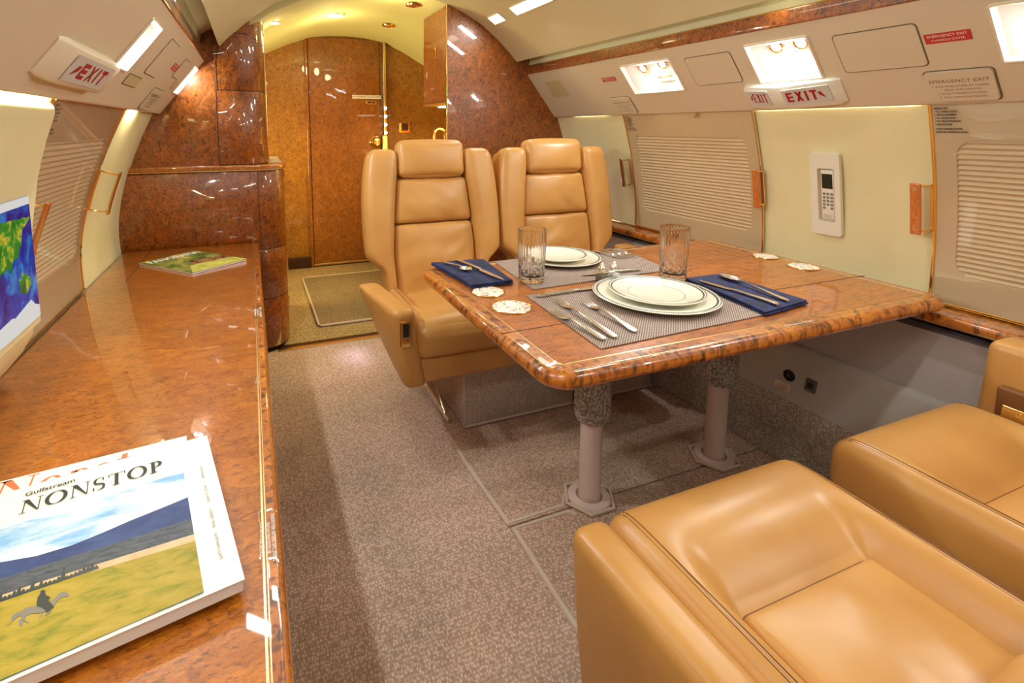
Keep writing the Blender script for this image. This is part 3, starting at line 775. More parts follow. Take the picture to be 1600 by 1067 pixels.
# ------------------------------------------------------------------ credenza along the left wall
t = thing('credenza', 'long glossy burl credenza running along the left wall under the monitor', 'sideboard', (-.3, .7, 0))
obj('top', slab(-.626, .020, -1.5, 2.952, .610, .650, .006, .016), 'burl_top', t)
obj('side_panel', RB((-.596, -1.5, .05), (.004, 2.950, .612), .004), 'burl_wall', t)
obj('kick', RB((-.60, -1.5, 0), (-.04, 2.95, .05), .002), 'dark', t)
for x, w in ((-.009, .0016), (-.0045, .0008)):
    obj('gold_inlay', RB((x - w, -1.49, .6495), (x + w, 2.955, .6503), .0002), 'goldpale', t)
obj('edge_band', RB((-.003, -1.49, .6495), (.010, 2.955, .6502), .0002), 'burl_edge', t)
obj('table_leaf_seam', TB([(-.50, 2.35, .6501), (-.50, 2.955, .6501)], .0012, 6), 'groove', t)
def on_counter(lines, y, name, label, size):
    q = thing(name, label, 'label', (-.002, y, .6505)); obj('clear_film', RB((-.016, y - .062, .6506), (.013, y + .062, .6509), .0001), M['pane'], q)
    for i, s in enumerate(lines): obj('lettering', glyphs(s, size, lambda u, v: (-.010 + .0085 * i - v, y + u, .6512), sx=.62), 'white', q, smooth=False)
on_counter(['DRAWERS AND DOORS MUST', 'BE CLOSED AND LATCHED', 'DURING TAXI, TAKE-OFF AND LANDING'], .765, 'placard', 'clear three-line placard stuck on the near part of the credenza edge, beside the magazines', .0085)
on_counter(['DRAWERS AND DOORS MUST', 'BE CLOSED AND LATCHED', 'DURING TAXI, TAKE-OFF AND LANDING'], 1.80, 'placard', 'clear placard on the credenza edge toward the far end, by the aisle', .0085)

# ------------------------------------------------------------------ forward partitions and built-in cabinets
# right partition in the profile of the cabin
out = [(1.137, 0), (1.137, 2.02)] + [(1.35, 2.02), (1.62, 1.86), (1.80, 1.84), (1.95, 1.50), (2.06, 1.3), (2.10, .9), (2.10, 0)]
struct('wall_partition_right', PR(out, Y1, Y1 + .03, fn=lambda u, v, w: Vector((u, w, v))), 'burl_wall')
struct('trim_12', TB([(1.137, Y1 + .004, 0), (1.137, Y1 + .004, 2.02)], .005, 8), 'gold')
# left partition behind the built-in cabinet
out = [(-.16, .5), (-.10, 1.90), (-.25, 1.86), (-.45, 1.50), (-.58, 1.3), (-.70, .9), (-.70, .5)]
struct('wall_partition_left', PR(out, Y1, Y1 + .03, fn=lambda u, v, w: Vector((u, w, v))), 'burl_wall')
def curved(plan, z0, z1, th=.0):
    bm = bmesh.new(); nz = 2; rows = []
    for z in (z0, z0 + .002, z1 - .002, z1):
        off = .0015 if z in (z0, z1) else 0
        rows.append([bm.verts.new((x, y + off, z)) for x, y in plan])
    for A, B in zip(rows, rows[1:]):
        for k in range(len(A) - 1): bm.faces.new([A[k], A[k + 1], B[k + 1], B[k]])
    return bm
def plan(xa, xs, r, xe, yf, yb, n=12):
    """front plan from xa along yf to xs, then a rounded corner to x=xe, back to yb"""
    pts = [(x, yf) for x in lin(xa, xs, 6)]
    for k in range(1, n + 1):
        a = PI / 2 * k / n; pts.append((xs + (xe - xs) * math.sin(a), yf + r * (1 - math.cos(a))))
    return pts + [(xe, y) for y in lin(yf + r, yb, 3)[1:]]
def solid(plan_, z0, z1, back):
    poly = plan_ + [(plan_[0][0], back)]
    return PR(poly, z0, z1)
t = thing('built_in_cabinet', 'tall glossy burl built-in cabinet with rounded corner at the far end of the credenza', 'cabinet', (-.2, 3.2, 0))
pu = plan(-.16, -.10, .16, .093, 2.962, 3.55); inner = [(x - .004 if x > -.1 else x, y + .004) for x, y in pu]
obj('carcass', solid(inner, 1.07, 1.90, 3.55), 'groove', t)
top_outline = []
obj('upper_panel', curved(pu, 1.078, 1.466), 'burl_wall', t)
obj('upper_panel', curved(pu, 1.470, 1.90), 'burl_wall', t)
dz = [(-.150, 1.47), (-.150, 1.60), (-.135, 1.68), (-.10, 1.735), (-.05, 1.765), (0.0, 1.765), (.05, 1.745), (.085, 1.72)]
def onplan(x, pl, d=.001):
    for (x0, y0), (x1, y1) in zip(pl, pl[1:]):
        if x0 <= x <= x1 and x1 > x0: return y0 + (y1 - y0) * (x - x0) / (x1 - x0) - d
    return pl[0][1]
obj('door_outline', TB([(x, onplan(x, pu), z) for x, z in dz], .002, 6), 'groove', t)
obj('door_outline', TB([(-.156, 2.9615, 1.08), (-.156, 2.9615, 1.47)], .002, 6), 'groove', t)
obj('corner_bead', TB([(.094, 3.14, 1.08), (.094, 3.14, 1.90)], .004, 8), 'gold', t)
pl_ = plan(-.64, .03, .15, .172, 2.958, 3.75); innl = [(x - .004 if x > .03 else x, y + .006) for x, y in pl_]
obj('lower_carcass', solid(innl, .02, 1.045, 3.75), 'groove', t)
for a, b in ((.03, .315), (.319, .60), (.604, 1.043)): obj('door' if b > 1 else 'drawer', curved(pl_, a, b), 'burl_wall', t)
obj('door_gap', TB([(.03, 2.9575, .62), (.03, 2.9575, 1.04)], .0018, 6), 'groove', t)
ps = [(x + (.012 if x > .03 else 0), y - .014) for x, y in plan(-.64, .03, .16, .172, 2.958, 3.72)]
sh = RB((0, 0, 0), (1, 1, 1), .1); sh.free()
bm = bmesh.new(); prism(bm, ps + [(-.64, 3.72)], 1.044, 1.074)
o = obj('shelf', bm, 'burl_top', t, bevel=.008)
obj('shelf_bead', TB([(x, y - .001, 1.046) for x, y in ps], .002, 6), 'goldpale', t)
obj('shelf_liner', PR([(.1, 3.15), (.165, 3.15), (.165, 3.70), (.1, 3.70)], 1.0745, 1.0765), 'plastic', t)
for z0, z1 in ((.985, 1.025), (.42, .56), (.10, .26)): obj('pull', RB((.170, 3.14, z0), (.180, 3.155, z1), .002), 'gold', t)
# threshold
t = thing('threshold_strip', 'polished gold threshold strip across the aisle floor', 'threshold', (.65, 2.99, 0)); obj('strip', RB((.10, 2.952, 0), (1.137, 2.985, .006), .002), 'gold_rough', t)
obj('dark_strip', RB((.10, 2.986, 0), (1.137, 3.03, .005), .002), 'wood_dark', t)
t = thing('galley_mat', 'brown bound mat on the galley floor before the door', 'mat', (.75, 3.8, 0)); obj('pile', RB((.36, 3.24, .001), (1.20, 4.36, .014), .006, n=(4, 4, 0)), 'mat', t)
obj('binding', TB([(x, y, .010) for x, y in rrect(.36, 1.20, 3.24, 4.36, .03)], .008, 8, closed=True), 'binding', t)

# ---- galley beyond
YF = 4.74
struct('wall_front', RB((-1.2, YF, 0), (2.7, YF + .05, 2.2), .001), 'burl_far')
for nm, x in (('wall_galley_left', -.72), ('wall_galley_right', 2.06)):
    struct(nm, RB((x, Y1 + .035, 0), (x + .04, YF, 2.1), .001), 'burl_far')
t = thing('door_1', None, None, (.79, YF, 0), kind='structure')
obj('leaf', RB((.50, YF - .022, .03), (1.135, YF - .001, 2.06), .004), 'burl_door', t)
obj('left_jamb', RB((.472, YF - .034, .0), (.498, YF, 2.07), .006), 'burl_door', t)
obj('bottom_bead', RB((.50, YF - .030, .012), (1.13, YF - .020, .03), .003), 'gold_rough', t)
kn = obj('lock', turned(LT([(0, 0), (.055, 0), (.055, .01), (.040, .022), (.034, .045), (0, .05)], seg=28), (1.09, YF - .022, 1.140), Matrix.Rotation(R(90), 4, 'X')), 'gold', t)
obj('lock_tab', RB((1.070, YF - .085, 1.125), (1.110, YF - .070, 1.14), .004), 'gold', t)
obj('sign_plate', RB((.88, YF - .0245, 1.535), (1.15, YF - .0222, 1.568), .001), 'white', t)
obj('sign_lettering', glyphs('NO SMOKING IN LAVATORY', .021, lambda u, v: (1.015 + u, YF - .026, 1.552 + v)), 'red', t, smooth=False)
obj('indicator', RB((1.008, YF - .027, 1.487), (1.105, YF - .0222, 1.517), .002), 'gold_rough', t)
obj('indicator_window', RB((1.02, YF - .0285, 1.493), (1.093, YF - .027, 1.511), .001), 'black', t)
obj('indicator_lettering', glyphs('VACANT', .014, lambda u, v: (1.056 + u, YF - .029, 1.502 + v)), 'goldpale', t, smooth=False)
struct('trim_13', RB((1.168, YF - .05, 1.20), (1.192, YF - .004, 2.04), .004), 'goldpale')
for i, z in enumerate((1.225, 1.30, 1.375, 1.45)):
    tag(obj('bulb', LT([(0, -.014), (.010, -.010), (.014, 0), (.010, .010), (0, .014)], seg=16), 'bulb', loc=None), ('lowest', 'second lowest', 'second highest', 'highest')[i] + ' of four small glowing spheres added as bright spots on the gold strip right of the door', 'light', 'glowing spheres added as bright spots beside the galley door').location = (1.18, YF - .062, z)  # glowing spheres added for the bright spots the trim reflects
struct('trim_14', RB((1.150, YF - .05, 0), (1.205, YF - .001, 1.20), .01), 'gold_rough')
struct('baseboard_front', RB((.10, YF - .03, 0), (.47, YF - .001, .10), .004), 'wood_dark')
t = thing('galley_switch', 'square gold control plate on the burl wall right of the door', 'switch', (1.375, YF, 1.27)); obj('plate', RB((1.325, YF - .012, 1.225), (1.43, YF - .001, 1.325), .004), 'gold', t)
obj('dial', RB((1.345, YF - .018, 1.245), (1.41, YF - .012, 1.305), .01), 'wood_dark', t)
# overhead galley locker and counter
t = thing('galley_locker', 'brown hanging locker with small catch above the galley counter', 'cabinet', (1.5, 3.25, 1.43)); obj('body', PR([(1.165, 1.43), (1.60, 1.43), (1.60, 1.80), (1.42, 1.90), (1.165, 2.02)], 3.005, 3.50, fn=lambda u, v, w: Vector((u, w, v))), 'burl_wall', t)
obj('door', RB((1.158, 3.02, 1.445), (1.166, 3.49, 1.83), .003), 'burl_wall', t); obj('catch', RB((1.150, 3.22, 1.72), (1.158, 3.25, 1.79), .003), 'gold', t)
obj('lower_bead', RB((1.160, 3.005, 1.42), (1.60, 3.50, 1.432), .003), 'gold_rough', t)
obj('light_strip', RB((1.25, 3.10, 1.412), (1.58, 3.45, 1.420), .002), 'galley_lamp', t)
t = thing('galley_counter', 'galley counter with gold fittings half hidden behind the seats', 'counter', (1.6, 3.8, 0)); obj('cabinet', RB((1.24, 3.04, 0), (2.04, YF - .01, .96), .006), 'burl_far', t)
obj('worktop', RB((1.22, 3.04, .96), (2.04, YF - .01, .99), .008), 'gold_rough', t)
t = thing('galley_tap', 'tall hooked gold tap standing on the galley counter', 'tap', (1.33, 3.75, .99))
arc = [(1.33, 3.75, .99), (1.33, 3.75, 1.22)] + [(1.33 + .045 * (1 - math.cos(a)), 3.75, 1.22 + .045 * math.sin(a)) for a in lin(.2, PI, 8)] + [(1.42, 3.75, 1.14)]
obj('spout', TB(arc, .011, 12), 'gold', t); obj('collar', LT([(0, 0), (.028, 0), (.024, .012), (.012, .03), (0, .03)], (1.33, 3.75, .99), 20), 'gold', t)

# ceiling downlights of the galley and air outlets
def ceil_z(x, tab): return interp([(a, b) for a, b in tab], x)
for (x, y, w, l, lab) in ((.593, 3.78, .12, .12, 'round bright downlight in the galley ceiling, centre of the vault'), (.875, 3.18, .12, .10, 'bright downlight at the top edge of the photo, above the galley'), (.155, 3.32, .08, .12, 'bright downlight over the curved burl cabinet')):
    z = ceil_z(x, gp) - .004; t = thing('galley_downlight', lab, 'light', (x, y, z), 'downlights in the galley ceiling')
    obj('rim', LT([(w * .5, -.002), (w * .62, -.002), (w * .62, .004), (w * .5, .004), (w * .5, -.002)], (x, y, z), 28), 'plastic', t)
    obj('lens', LT([(0, -.001), (w * .5, -.001), (w * .5, .003), (0, .003)], (x, y, z), 28), 'galley_lamp', t)
for (x, y, lab) in ((1.03, 3.30, 'gold air nozzle in the galley ceiling, the nearer of two'), (1.045, 4.0, 'gold air nozzle in the galley ceiling, the farther of two')):
    z = ceil_z(x, gp) - .002; t = thing('air_nozzle', lab, 'vent', (x, y, z)); obj('ring', LT([(.045, 0), (.055, -.004), (.05, -.012), (.03, -.016), (.03, 0)], (x, y, z), 24), 'gold', t)
    obj('ball', LT([(0, -.024), (.016, -.020), (.026, -.008), (.026, 0), (0, 0)], (x, y, z), 20), 'gold', t)
# cabin ceiling lamps (rectangles let into the sloping ceiling)
def ceil_lamp(side, y0, y1, label):
    o0, o1 = .595, .648
    za, zb = interp([(.5, 1.966), (.6, 1.915), (.67, 1.868), (.74, 1.815)], o0), interp([(.5, 1.966), (.6, 1.915), (.67, 1.868), (.74, 1.815)], o1)
    a = Vector((CX + side * o0, 0, za)); b = Vector((CX + side * o1, 0, zb)); u = (b - a).normalized(); n = Vector((-side * abs(u.z), 0, -abs(u.x))).normalized()
    t = thing('ceiling_lamp', label, 'light', (a + b) / 2 + Vector((0, (y0 + y1) / 2, 0)), 'rectangular lamps let into the ceiling')
    w = (b - a).length; f = lambda s, y, d: a + u * s + n * d + Vector((0, y, 0))
    obj('lens', PR([(0, y0), (w, y0), (w, y1), (0, y1)], .0, .004, fn=f), 'ceil_lamp', t, smooth=False)
    obj('frame', TB([f(s, y, .003) for s, y in ((0, y0), (w, y0), (w, y1), (0, y1))], .004, 6, closed=True), 'plastic', t)
    L = bpy.data.lights.new('ceiling_wash', 'AREA'); L.shape = 'RECTANGLE'; L.size = w; L.size_y = y1 - y0; L.energy = 17 * (y1 - y0) ; L.color = (.92, 1, .92)
    lo = bpy.data.objects.new('ceiling_lamp_source', L); C.objects.link(lo)
    lo.matrix_world = Matrix.Translation(f(w / 2, (y0 + y1) / 2, .008)) @ (-n).to_track_quat('Z', 'Y').to_matrix().to_4x4()
ceil_lamp(1, 2.69, 2.825, 'small square lamp in the sloping ceiling beside the burl partition')
ceil_lamp(1, 2.20, 2.555, 'long lamp in the sloping ceiling, nearer than the small square one')
for s, a, b, l in ((1, .9, 1.6, 'long ceiling lamp above the dining table, out of the frame'), (1, -.5, .2, 'long ceiling lamp above the near seats'), (-1, 1.5, 2.3, 'long ceiling lamp above the credenza'), (-1, -.2, .6, 'long ceiling lamp above the near part of the credenza')): ceil_lamp(s, a, b, l)
struct('wall_back', RB((-1.0, Y0 - .06, 0), (2.5, Y0 - .001, 2.2), .001), 'burl_wall')
struct('baseboard_left', RB((-.68, Y0, 0), (-.60, Y1, .62), .004), 'cream')

# ------------------------------------------------------------------ floor details
t = thing('carpet_panel', 'bound carpet panel over the floor hatch beneath the table, far half', 'carpet', (1.2, 1.6, 0)); obj('pile', RB((.715, 1.325, .0005), (1.832, 1.862, .009), .004, n=(4, 4, 0)), 'carpet2', t)
obj('binding', TB([(.716, 1.862, .006), (.714, 1.6, .006), (.722, 1.334, .006), (.93, 1.338, .006), (.955, 1.368, .006), (.99, 1.40, .006)], .009, 8), 'binding', t)
t = thing('carpet_panel', 'bound carpet panel nearer the viewer, partly under the near seats', 'carpet', (1.2, 1.0, 0)); obj('pile', RB((.725, .45, .0005), (1.832, 1.318, .009), .004, n=(4, 4, 0)), 'carpet2', t)
obj('binding', TB([(.725, .45, .006), (.724, 1.0, .006), (.728, 1.308, .006), (.93, 1.308, .006), (.95, 1.285, .006)], .009, 8), 'binding', t)

# ------------------------------------------------------------------ dining table
TZ = .77
t = thing('dining_table', 'glossy burl dining table with gold inlay on two carpet-sleeved legs', 'table', (1.24, 1.29, 0))
obj('table_edge', slab(.548, 1.955, .838, 1.728, TZ - .042, TZ - .0004, .07, .020, 10), 'burl_edge', t)
obj('table_top', PR(rrect(.600, 1.90, .890, 1.676, .012), TZ - .0006, TZ), 'burl_table', t, smooth=False)
obj('gold_inlay', TB([(x, y, TZ - .0006) for x, y in rrect(.597, 1.903, .887, 1.679, .014)], .0014, 6, closed=True), 'goldpale', t)
obj('gold_inlay', TB([(x, y, TZ - .0012) for x, y in rrect(.567, 1.936, .857, 1.709, .055)], .0009, 6, closed=True), 'goldpale', t)
for y in (1.082,): obj('leaf_seam', TB([(.556, y, TZ), (1.948, y, TZ)], .0010, 6), 'groove', t)
def leg(x, y, z_s):
    l = obj('leg', LT([(0, 0.0095), (.037, .0095), (.037, z_s + .05), (0, z_s + .05)], (x, y, 0), 36), 'pink', t)
    obj('floor_flange', LT([(.038, .0095), (.070, .0095), (.074, .014), (.070, .022), (.045, .024), (.040, .014), (.038, .014)], (x, y, 0), 40), 'pink', l)
    obj('sleeve', LT([(.038, z_s + .004), (.050, z_s), (.056, z_s + .012), (.060, z_s + .03), (.062, TZ - .043), (.03, TZ - .043)], (x, y, 0), 48), 'sleeve', l)
    ringp = [(x + .088 * math.cos(a), y + .088 * math.sin(a), .0158) for a in lin(0, 2 * PI, 6)[:-1]]
    obj('collar_binding', TB(ringp, .006, 8, closed=True), 'binding', l)
leg(1.033, 1.335, .302); leg(1.618, 1.345, .318)
t2 = thing('placard', 'thin white printed strip on the near edge of the table', 'label', (1.36, .862, TZ)); obj('strip', RB((1.245, .858, TZ + .0003), (1.365, .868, TZ + .0007), .0001), 'pane', t2)
obj('lettering', glyphs('TABLE MUST BE STOWED DURING TAXI, TAKE-OFF', .0075, lambda u, v: (1.305 + u, .863 + v, TZ + .0009), sx=.62), 'white', t2, smooth=False)
for cx, cy, r, lab in ((.664, 1.383, .052, 'gold-rimmed cup cover by the far napkin, farther of two at the aisle edge'), (.668, 1.238, .058, 'gold-rimmed cup cover nearest the aisle corner of the table'), (1.872, 1.388, .047, 'gold-rimmed cup cover at the window edge of the table, the farther one'), (1.862, 1.232, .052, 'gold-rimmed cup cover at the window edge of the table, the nearer one')):
    q = thing('cup_holder_cover', lab, 'cup holder', (cx, cy, TZ), 'cup covers let into the table')
    obj('rim', LT([(r * .93, .0006), (r, .0006), (r, .003), (r * .97, .0042), (r * .93, .003), (r * .93, .0006)], (cx, cy, TZ), 40), 'gold', q)
    obj('disc', LT([(0, .0006), (r * .93, .0006), (r * .93, .0022), (0, .0022)], (cx, cy, TZ), 40), 'lace_reflection', q)

# ---- place settings
def quadmat(pts, z0, z1):
    bm = bmesh.new(); prism(bm, pts, z0, z1); return bm
pm1 = obj('placemat', quadmat([(.728, .918), (1.338, .938), (1.345, 1.320), (.755, 1.308)], TZ + .0008, TZ + .003), 'weave', loc=(1.04, 1.12, TZ)); tag(pm1, 'woven brown placemat nearest the viewer, under plate and forks', 'placemat')
pm2 = obj('placemat', quadmat([(.805, 1.352), (1.375, 1.372), (1.420, 1.700), (.84, 1.70)], TZ + .0008, TZ + .003), 'weave', loc=(1.1, 1.53, TZ)); tag(pm2, 'woven brown placemat on the far side of the table, under the farther plate', 'placemat')
PZ = TZ + .0032
def plate(x, y, z, r, label, nm='plate', band=True, deep=.016):
    q = thing(nm, label, 'plate', (x, y, z))
    pr = [(0, .003), (r * .52, .003), (r * .56, .0), (r * .60, .0), (r * .62, .004), (r * .98, deep - .003), (r, deep), (r * .985, deep + .0025), (r * .66, .0075), (r * .58, .0055), (0, .0055)]
    obj('dish', LT(pr, (x, y, z), 72), 'china', q, angle=60)
    def zz(k): return .0075 + (deep + .0025 - .0075) * (k - .66) / .325 + .0004
    for a, b, m in ((.915, .945, 'platinum'), (.972, .985, 'platinum')):
        obj('rim_band', LT([(r * a, zz(a)), (r * b, zz(b))], (x, y, z), 72), m, q)
    obj('inner_ring', LT([(r * .575, .0059), (r * .583, .0060)], (x, y, z), 72), 'platinum', q)
    return q
plate(1.097, 1.148, PZ, .178, 'large white charger plate with dark rim bands, nearest the viewer', 'charger_plate')
plate(1.101, 1.148, PZ + .0105, .136, 'white dinner plate with grey band stacked on the near charger', 'dinner_plate')
plate(1.085, 1.660 - .035, PZ, .152, 'large white charger plate on the far placemat', 'charger_plate')
plate(1.065, 1.660 - .035, PZ + .0115, .115, 'white dinner plate stacked on the far charger, behind the glass', 'dinner_plate')

def ribbon(pts, th=.0022, lift=None):
    """pts: (s, halfwidth, z) along a straight axis; returns bmesh in local axes x=s,y=side"""
    bm = bmesh.new(); rows = []
    for s, w, z in pts:
        rows.append([bm.verts.new((s, -w, z)), bm.verts.new((s, 0, z + th * .35)), bm.verts.new((s, w, z)), bm.verts.new((s, w * .8, z - th)), bm.verts.new((s, -w * .8, z - th))])
    for A, B in zip(rows, rows[1:]):
        for k in range(5): bm.faces.new([A[k], A[(k + 1) % 5], B[(k + 1) % 5], B[k]])
    bm.faces.new(rows[0]); bm.faces.new(list(reversed(rows[-1]))); return bm
def place(bm, p, q, z):
    a = math.atan2(q[1] - p[1], q[0] - p[0]); bm.transform(Matrix.Translation((p[0], p[1], z)) @ Matrix.Rotation(a, 4, 'Z')); return bm
def fork(tip, end, z, label, grp='forks beside the plates', k=1.0, flip=1):
    L = math.dist(tip, end); q = thing('fork', label, 'fork', (end[0], end[1], z), grp)
    hd = [(L * .30, .0055, .006), (L * .36, .0042, .010), (L * .5, .0048, .009), (L * .75, .0080, .005), (L * .93, .0105, .0035), (L * .985, .0090, .003), (L, .005, .003)]
    obj('handle', place(ribbon(hd, .003), tip, end, z), 'steel', q)
    h2 = [(L * .21, .0142, .0030), (L * .24, .0146, .003), (L * .28, .0115, .0035), (L * .33, .0055, .006)]
    bm = ribbon(h2, .002)
    for i in range(4):
        b = ribbon([(0, .0011, .0075), (L * .08, .0016, .004), (L * .215, .0020, .003)], .0018); b.transform(Matrix.Translation((0, -.0117 + i * .0078, 0))); join(bm, b)
    obj('tines', place(bm, tip, end, z), 'steel', q); return q
def knife(tip, end, z, label):
    L = math.dist(tip, end); q = thing('table_knife', label, 'knife', (end[0], end[1], z), 'table knives')
    obj('blade', place(ribbon([(0, .001, .002), (L * .06, .006, .0025), (L * .2, .0095, .003), (L * .42, .009, .0035), (L * .46, .005, .004)], .0018), tip, end, z), 'steel', q)
    obj('handle', place(ribbon([(L * .45, .0055, .006), (L * .5, .0075, .007), (L * .55, .0062, .007), (L * .85, .0085, .006), (L * .97, .0098, .005), (L, .007, .005)], .0055), tip, end, z), 'steel', q); return q
def spoon(tip, end, z, label):
    L = math.dist(tip, end); q = thing('spoon', label, 'spoon', (end[0], end[1], z), 'spoons')
    bm = bmesh.new(); rings = []
    for rr, zz in ((1, .009), (.8, .0055), (.5, .003), (.2, .002), (.02, .0018)):
        rings.append([bm.verts.new((L * .16 + L * .16 * rr * math.cos(a), .021 * rr * math.sin(a) * (1 + .15 * math.cos(a)), zz)) for a in [2 * PI * i / 24 for i in range(24)]])
    for A, B in zip(rings, rings[1:]):
        for i in range(24): bm.faces.new([A[i], A[(i + 1) % 24], B[(i + 1) % 24], B[i]])
    o = obj('bowl', place(bm, tip, end, z), 'steel', q); s = o.modifiers.new('s', 'SOLIDIFY'); s.thickness = .001
    obj('handle', place(ribbon([(L * .31, .0045, .009), (L * .4, .003, .011), (L * .75, .006, .006), (L * .95, .0088, .004), (L, .005, .004)], .0028), tip, end, z), 'steel', q); return q
FZ = TZ + .0052
fork((.752, 1.150), (.762, .950), FZ, 'fork nearest the aisle, left of the three beside the near plate')
fork((.815, 1.245), (.795, .950), FZ, 'middle and longest fork of the three beside the near plate')
fork((.880, 1.195), (.865, .960), FZ, 'fork next to the near charger plate, right of the three')
knife((1.045, 1.285), (.775, 1.280), FZ, 'table knife lying across the top of the near placemat')
def nap(pts, label, z=TZ + .0035):
    q = thing('napkin', label, 'napkin', ((pts[0][0] + pts[2][0]) / 2, (pts[0][1] + pts[2][1]) / 2, z))
    def bil(u, v):
        a, b, c, d = [Vector(p) for p in pts]; return (a * (1 - u) + b * u) * (1 - v) + (d * (1 - u) + c * u) * v
    for i, (h0, h1) in enumerate(((0, .0065), (.0068, .0130))):
        def fn(p):
            e = .012 * i; m = bil(p.x * (1 - e) + e * .4, p.y * (1 - e) + e); return (m.x, m.y, z + p.z + .0022 * math.sin(p.x * 5 + i) * math.sin(p.y * 4) * (p.z / .013))
        bm = bmesh.new(); xs = lin(0, 1, 14); nx = len(xs)
        top = [[bm.verts.new(fn(Vector((u, v, h1 - (.0025 if (u in (0, 1) or v in (0, 1)) else 0))))) for u in xs] for v in xs]
        bot = [[bm.verts.new(fn(Vector((u, v, h0)))) for u in xs] for v in xs]
        for g_ in (top, bot):
            for r_ in range(nx - 1):
                for c_ in range(nx - 1): bm.faces.new([g_[r_][c_], g_[r_][c_ + 1], g_[r_ + 1][c_ + 1], g_[r_ + 1][c_]])
        for k in range(nx - 1):
            for A, B in ((top[0], bot[0]), (top[-1], bot[-1])): bm.faces.new([A[k], A[k + 1], B[k + 1], B[k]])
            bm.faces.new([top[k][0], top[k + 1][0], bot[k + 1][0], bot[k][0]]); bm.faces.new([top[k][-1], top[k + 1][-1], bot[k + 1][-1], bot[k][-1]])
        obj('fold', bm, 'napkin', q, angle=60)
    return q
nap([(1.268, .925), (1.470, .950), (1.475, 1.235), (1.318, 1.250)], 'folded navy napkin right of the near plate, holding a spoon and knife')
nap([(.628, 1.425), (.775, 1.425), (.80, 1.705), (.600, 1.735)], 'folded navy napkin at the far aisle corner of the table')
NZ = TZ + .0190
knife((1.318, 1.195), (1.338, .945), NZ, 'dark-bladed knife lying on the near navy napkin')
spoon((1.432, 1.215), (1.392, .955), NZ, 'spoon lying on the near navy napkin')
knife((.738, 1.425), (.690, 1.705), NZ, 'knife lying on the far navy napkin')
spoon((.676, 1.545), (.636, 1.690), NZ, 'small butter spoon lying on the far navy napkin')
fork((1.315, 1.545), (1.283, 1.690), FZ, 'far fork beside the far charger, left of the three')
fork((1.345, 1.545), (1.322, 1.695), FZ, 'far fork beside the far charger, middle of the three')
fork((1.378, 1.550), (1.360, 1.695), FZ, 'far fork beside the far charger, right of the three')
knife((1.03, 1.415), (1.265, 1.402), FZ, 'table knife behind the shakers on the far placemat')

def tumbler(x, y, z, label, s=1.0):
    h = .190 * s; r = .0505 * s
    def rf(rr, zz, t):
        if rr < r * .85: return rr
        k = zz / h
        if k > .40 and k < .93: return rr * (1 + .014 * math.cos(28 * t))
        if .06 < k <= .40: return rr * (1 - .085 * abs(math.sin(5 * t + k * 16)) * abs(math.sin(5 * t - k * 16)) + .015)
        return rr
    out = [(0, 0), (r * .80, 0), (r * .90, .003)] + [(r * (.90 + .10 * k), h * (.03 + .90 * k)) for k in lin(0, 1, 26)] + [(r, h * .975), (r * .985, h)]
    inn = [(r * .945, h), (r * .93, h * .9), (r * .89, h * .5), (r * .84, h * .15), (r * .70, h * .11), (0, h * .105)]
    o = obj('tumbler', LT(out + inn, (0, 0, 0), 168, rf=rf), 'glass', loc=(0, 0, 0), angle=30); o.location = (x, y, z); tag(o, label, 'glass')
tumbler(.845, 1.432, TZ + .0032, 'tall cut crystal tumbler at the far aisle side, in front of the far plate', .92)
tumbler(1.300, 1.300 - .015, TZ + .0032, 'tall cut crystal tumbler behind the near plate, beside the near napkin', .93)
def shaker(x, y, fill, label):
    q = thing('shaker', label, 'shaker', (x, y, TZ), 'salt and pepper shakers')
    obj('jar', RB((x - .019, y - .019, TZ + .0006), (x + .019, y + .019, TZ + .038), .004), 'pane', q)
    obj('filling', RB((x - .0145, y - .0145, TZ + .005), (x + .0145, y + .0145, TZ + .027), .003), fill, q)
    obj('cap', LT([(0, .038), (.013, .038), (.014, .044), (.012, .052), (.007, .058), (.005, .064), (0, .066)], (x, y, TZ), 24), 'steel', q)
shaker(1.058, 1.345, 'pepper', 'small square pepper shaker with steel cap, between the plates'); shaker(1.105, 1.343, 'salt', 'small square salt shaker with steel cap, right of the pepper')

# ------------------------------------------------------------------ magazines on the credenza
def sheet(fn, pts, mat, name, parent, w=0.0):
    bm = bmesh.new(); f_ = bm.faces.new([bm.verts.new(fn(u, v, w)) for u, v in pts]); bmesh.ops.triangulate(bm, faces=[f_]); return obj(name, bm, mat, parent, smooth=False)
def frame_of(o, xdir, ydir):
    o = Vector(o); a = Vector(xdir).normalized(); b = Vector(ydir).normalized(); return lambda u, v, w: o + a * u + b * v + Vector((0, 0, w))
CZ = .6508
# lower magazine (orange title) then the top one
A = Vector((-.105, 1.040, 0)); B = Vector((-.033, .668, 0)); ex_ = (B - A).normalized()      # right edge, top to bottom
up_ = -ex_; rt_ = Vector((-up_.y, up_.x, 0)) * -1                                        # cover axes
Wd, Hg = .300, (B - A).length
q = thing('magazine', 'lower magazine with pale cover and orange serif title, mostly covered by the top one', 'magazine', (-.27, .86, CZ))
o2 = Vector((-.147 - .300 * .985, 1.083 - .300 * .11, 0)); u2 = Vector((.994, .115, 0)); v2 = Vector((-.115, .994, 0))
f2 = lambda u, v, w: Vector((-.147, 1.083, CZ)) + u2 * (u - .31) + v2 * (v - .38) + Vector((0, 0, w))
obj('pages', PR([(0, 0), (.31, 0), (.31, .38), (0, .38)], 0, .009, fn=f2), 'paper', q)
cv = obj('cover', PR([(-.001, -.001), (.311, -.001), (.311, .381), (-.001, .381)], .009, .0098, fn=f2), 'p_pale', q, smooth=False)
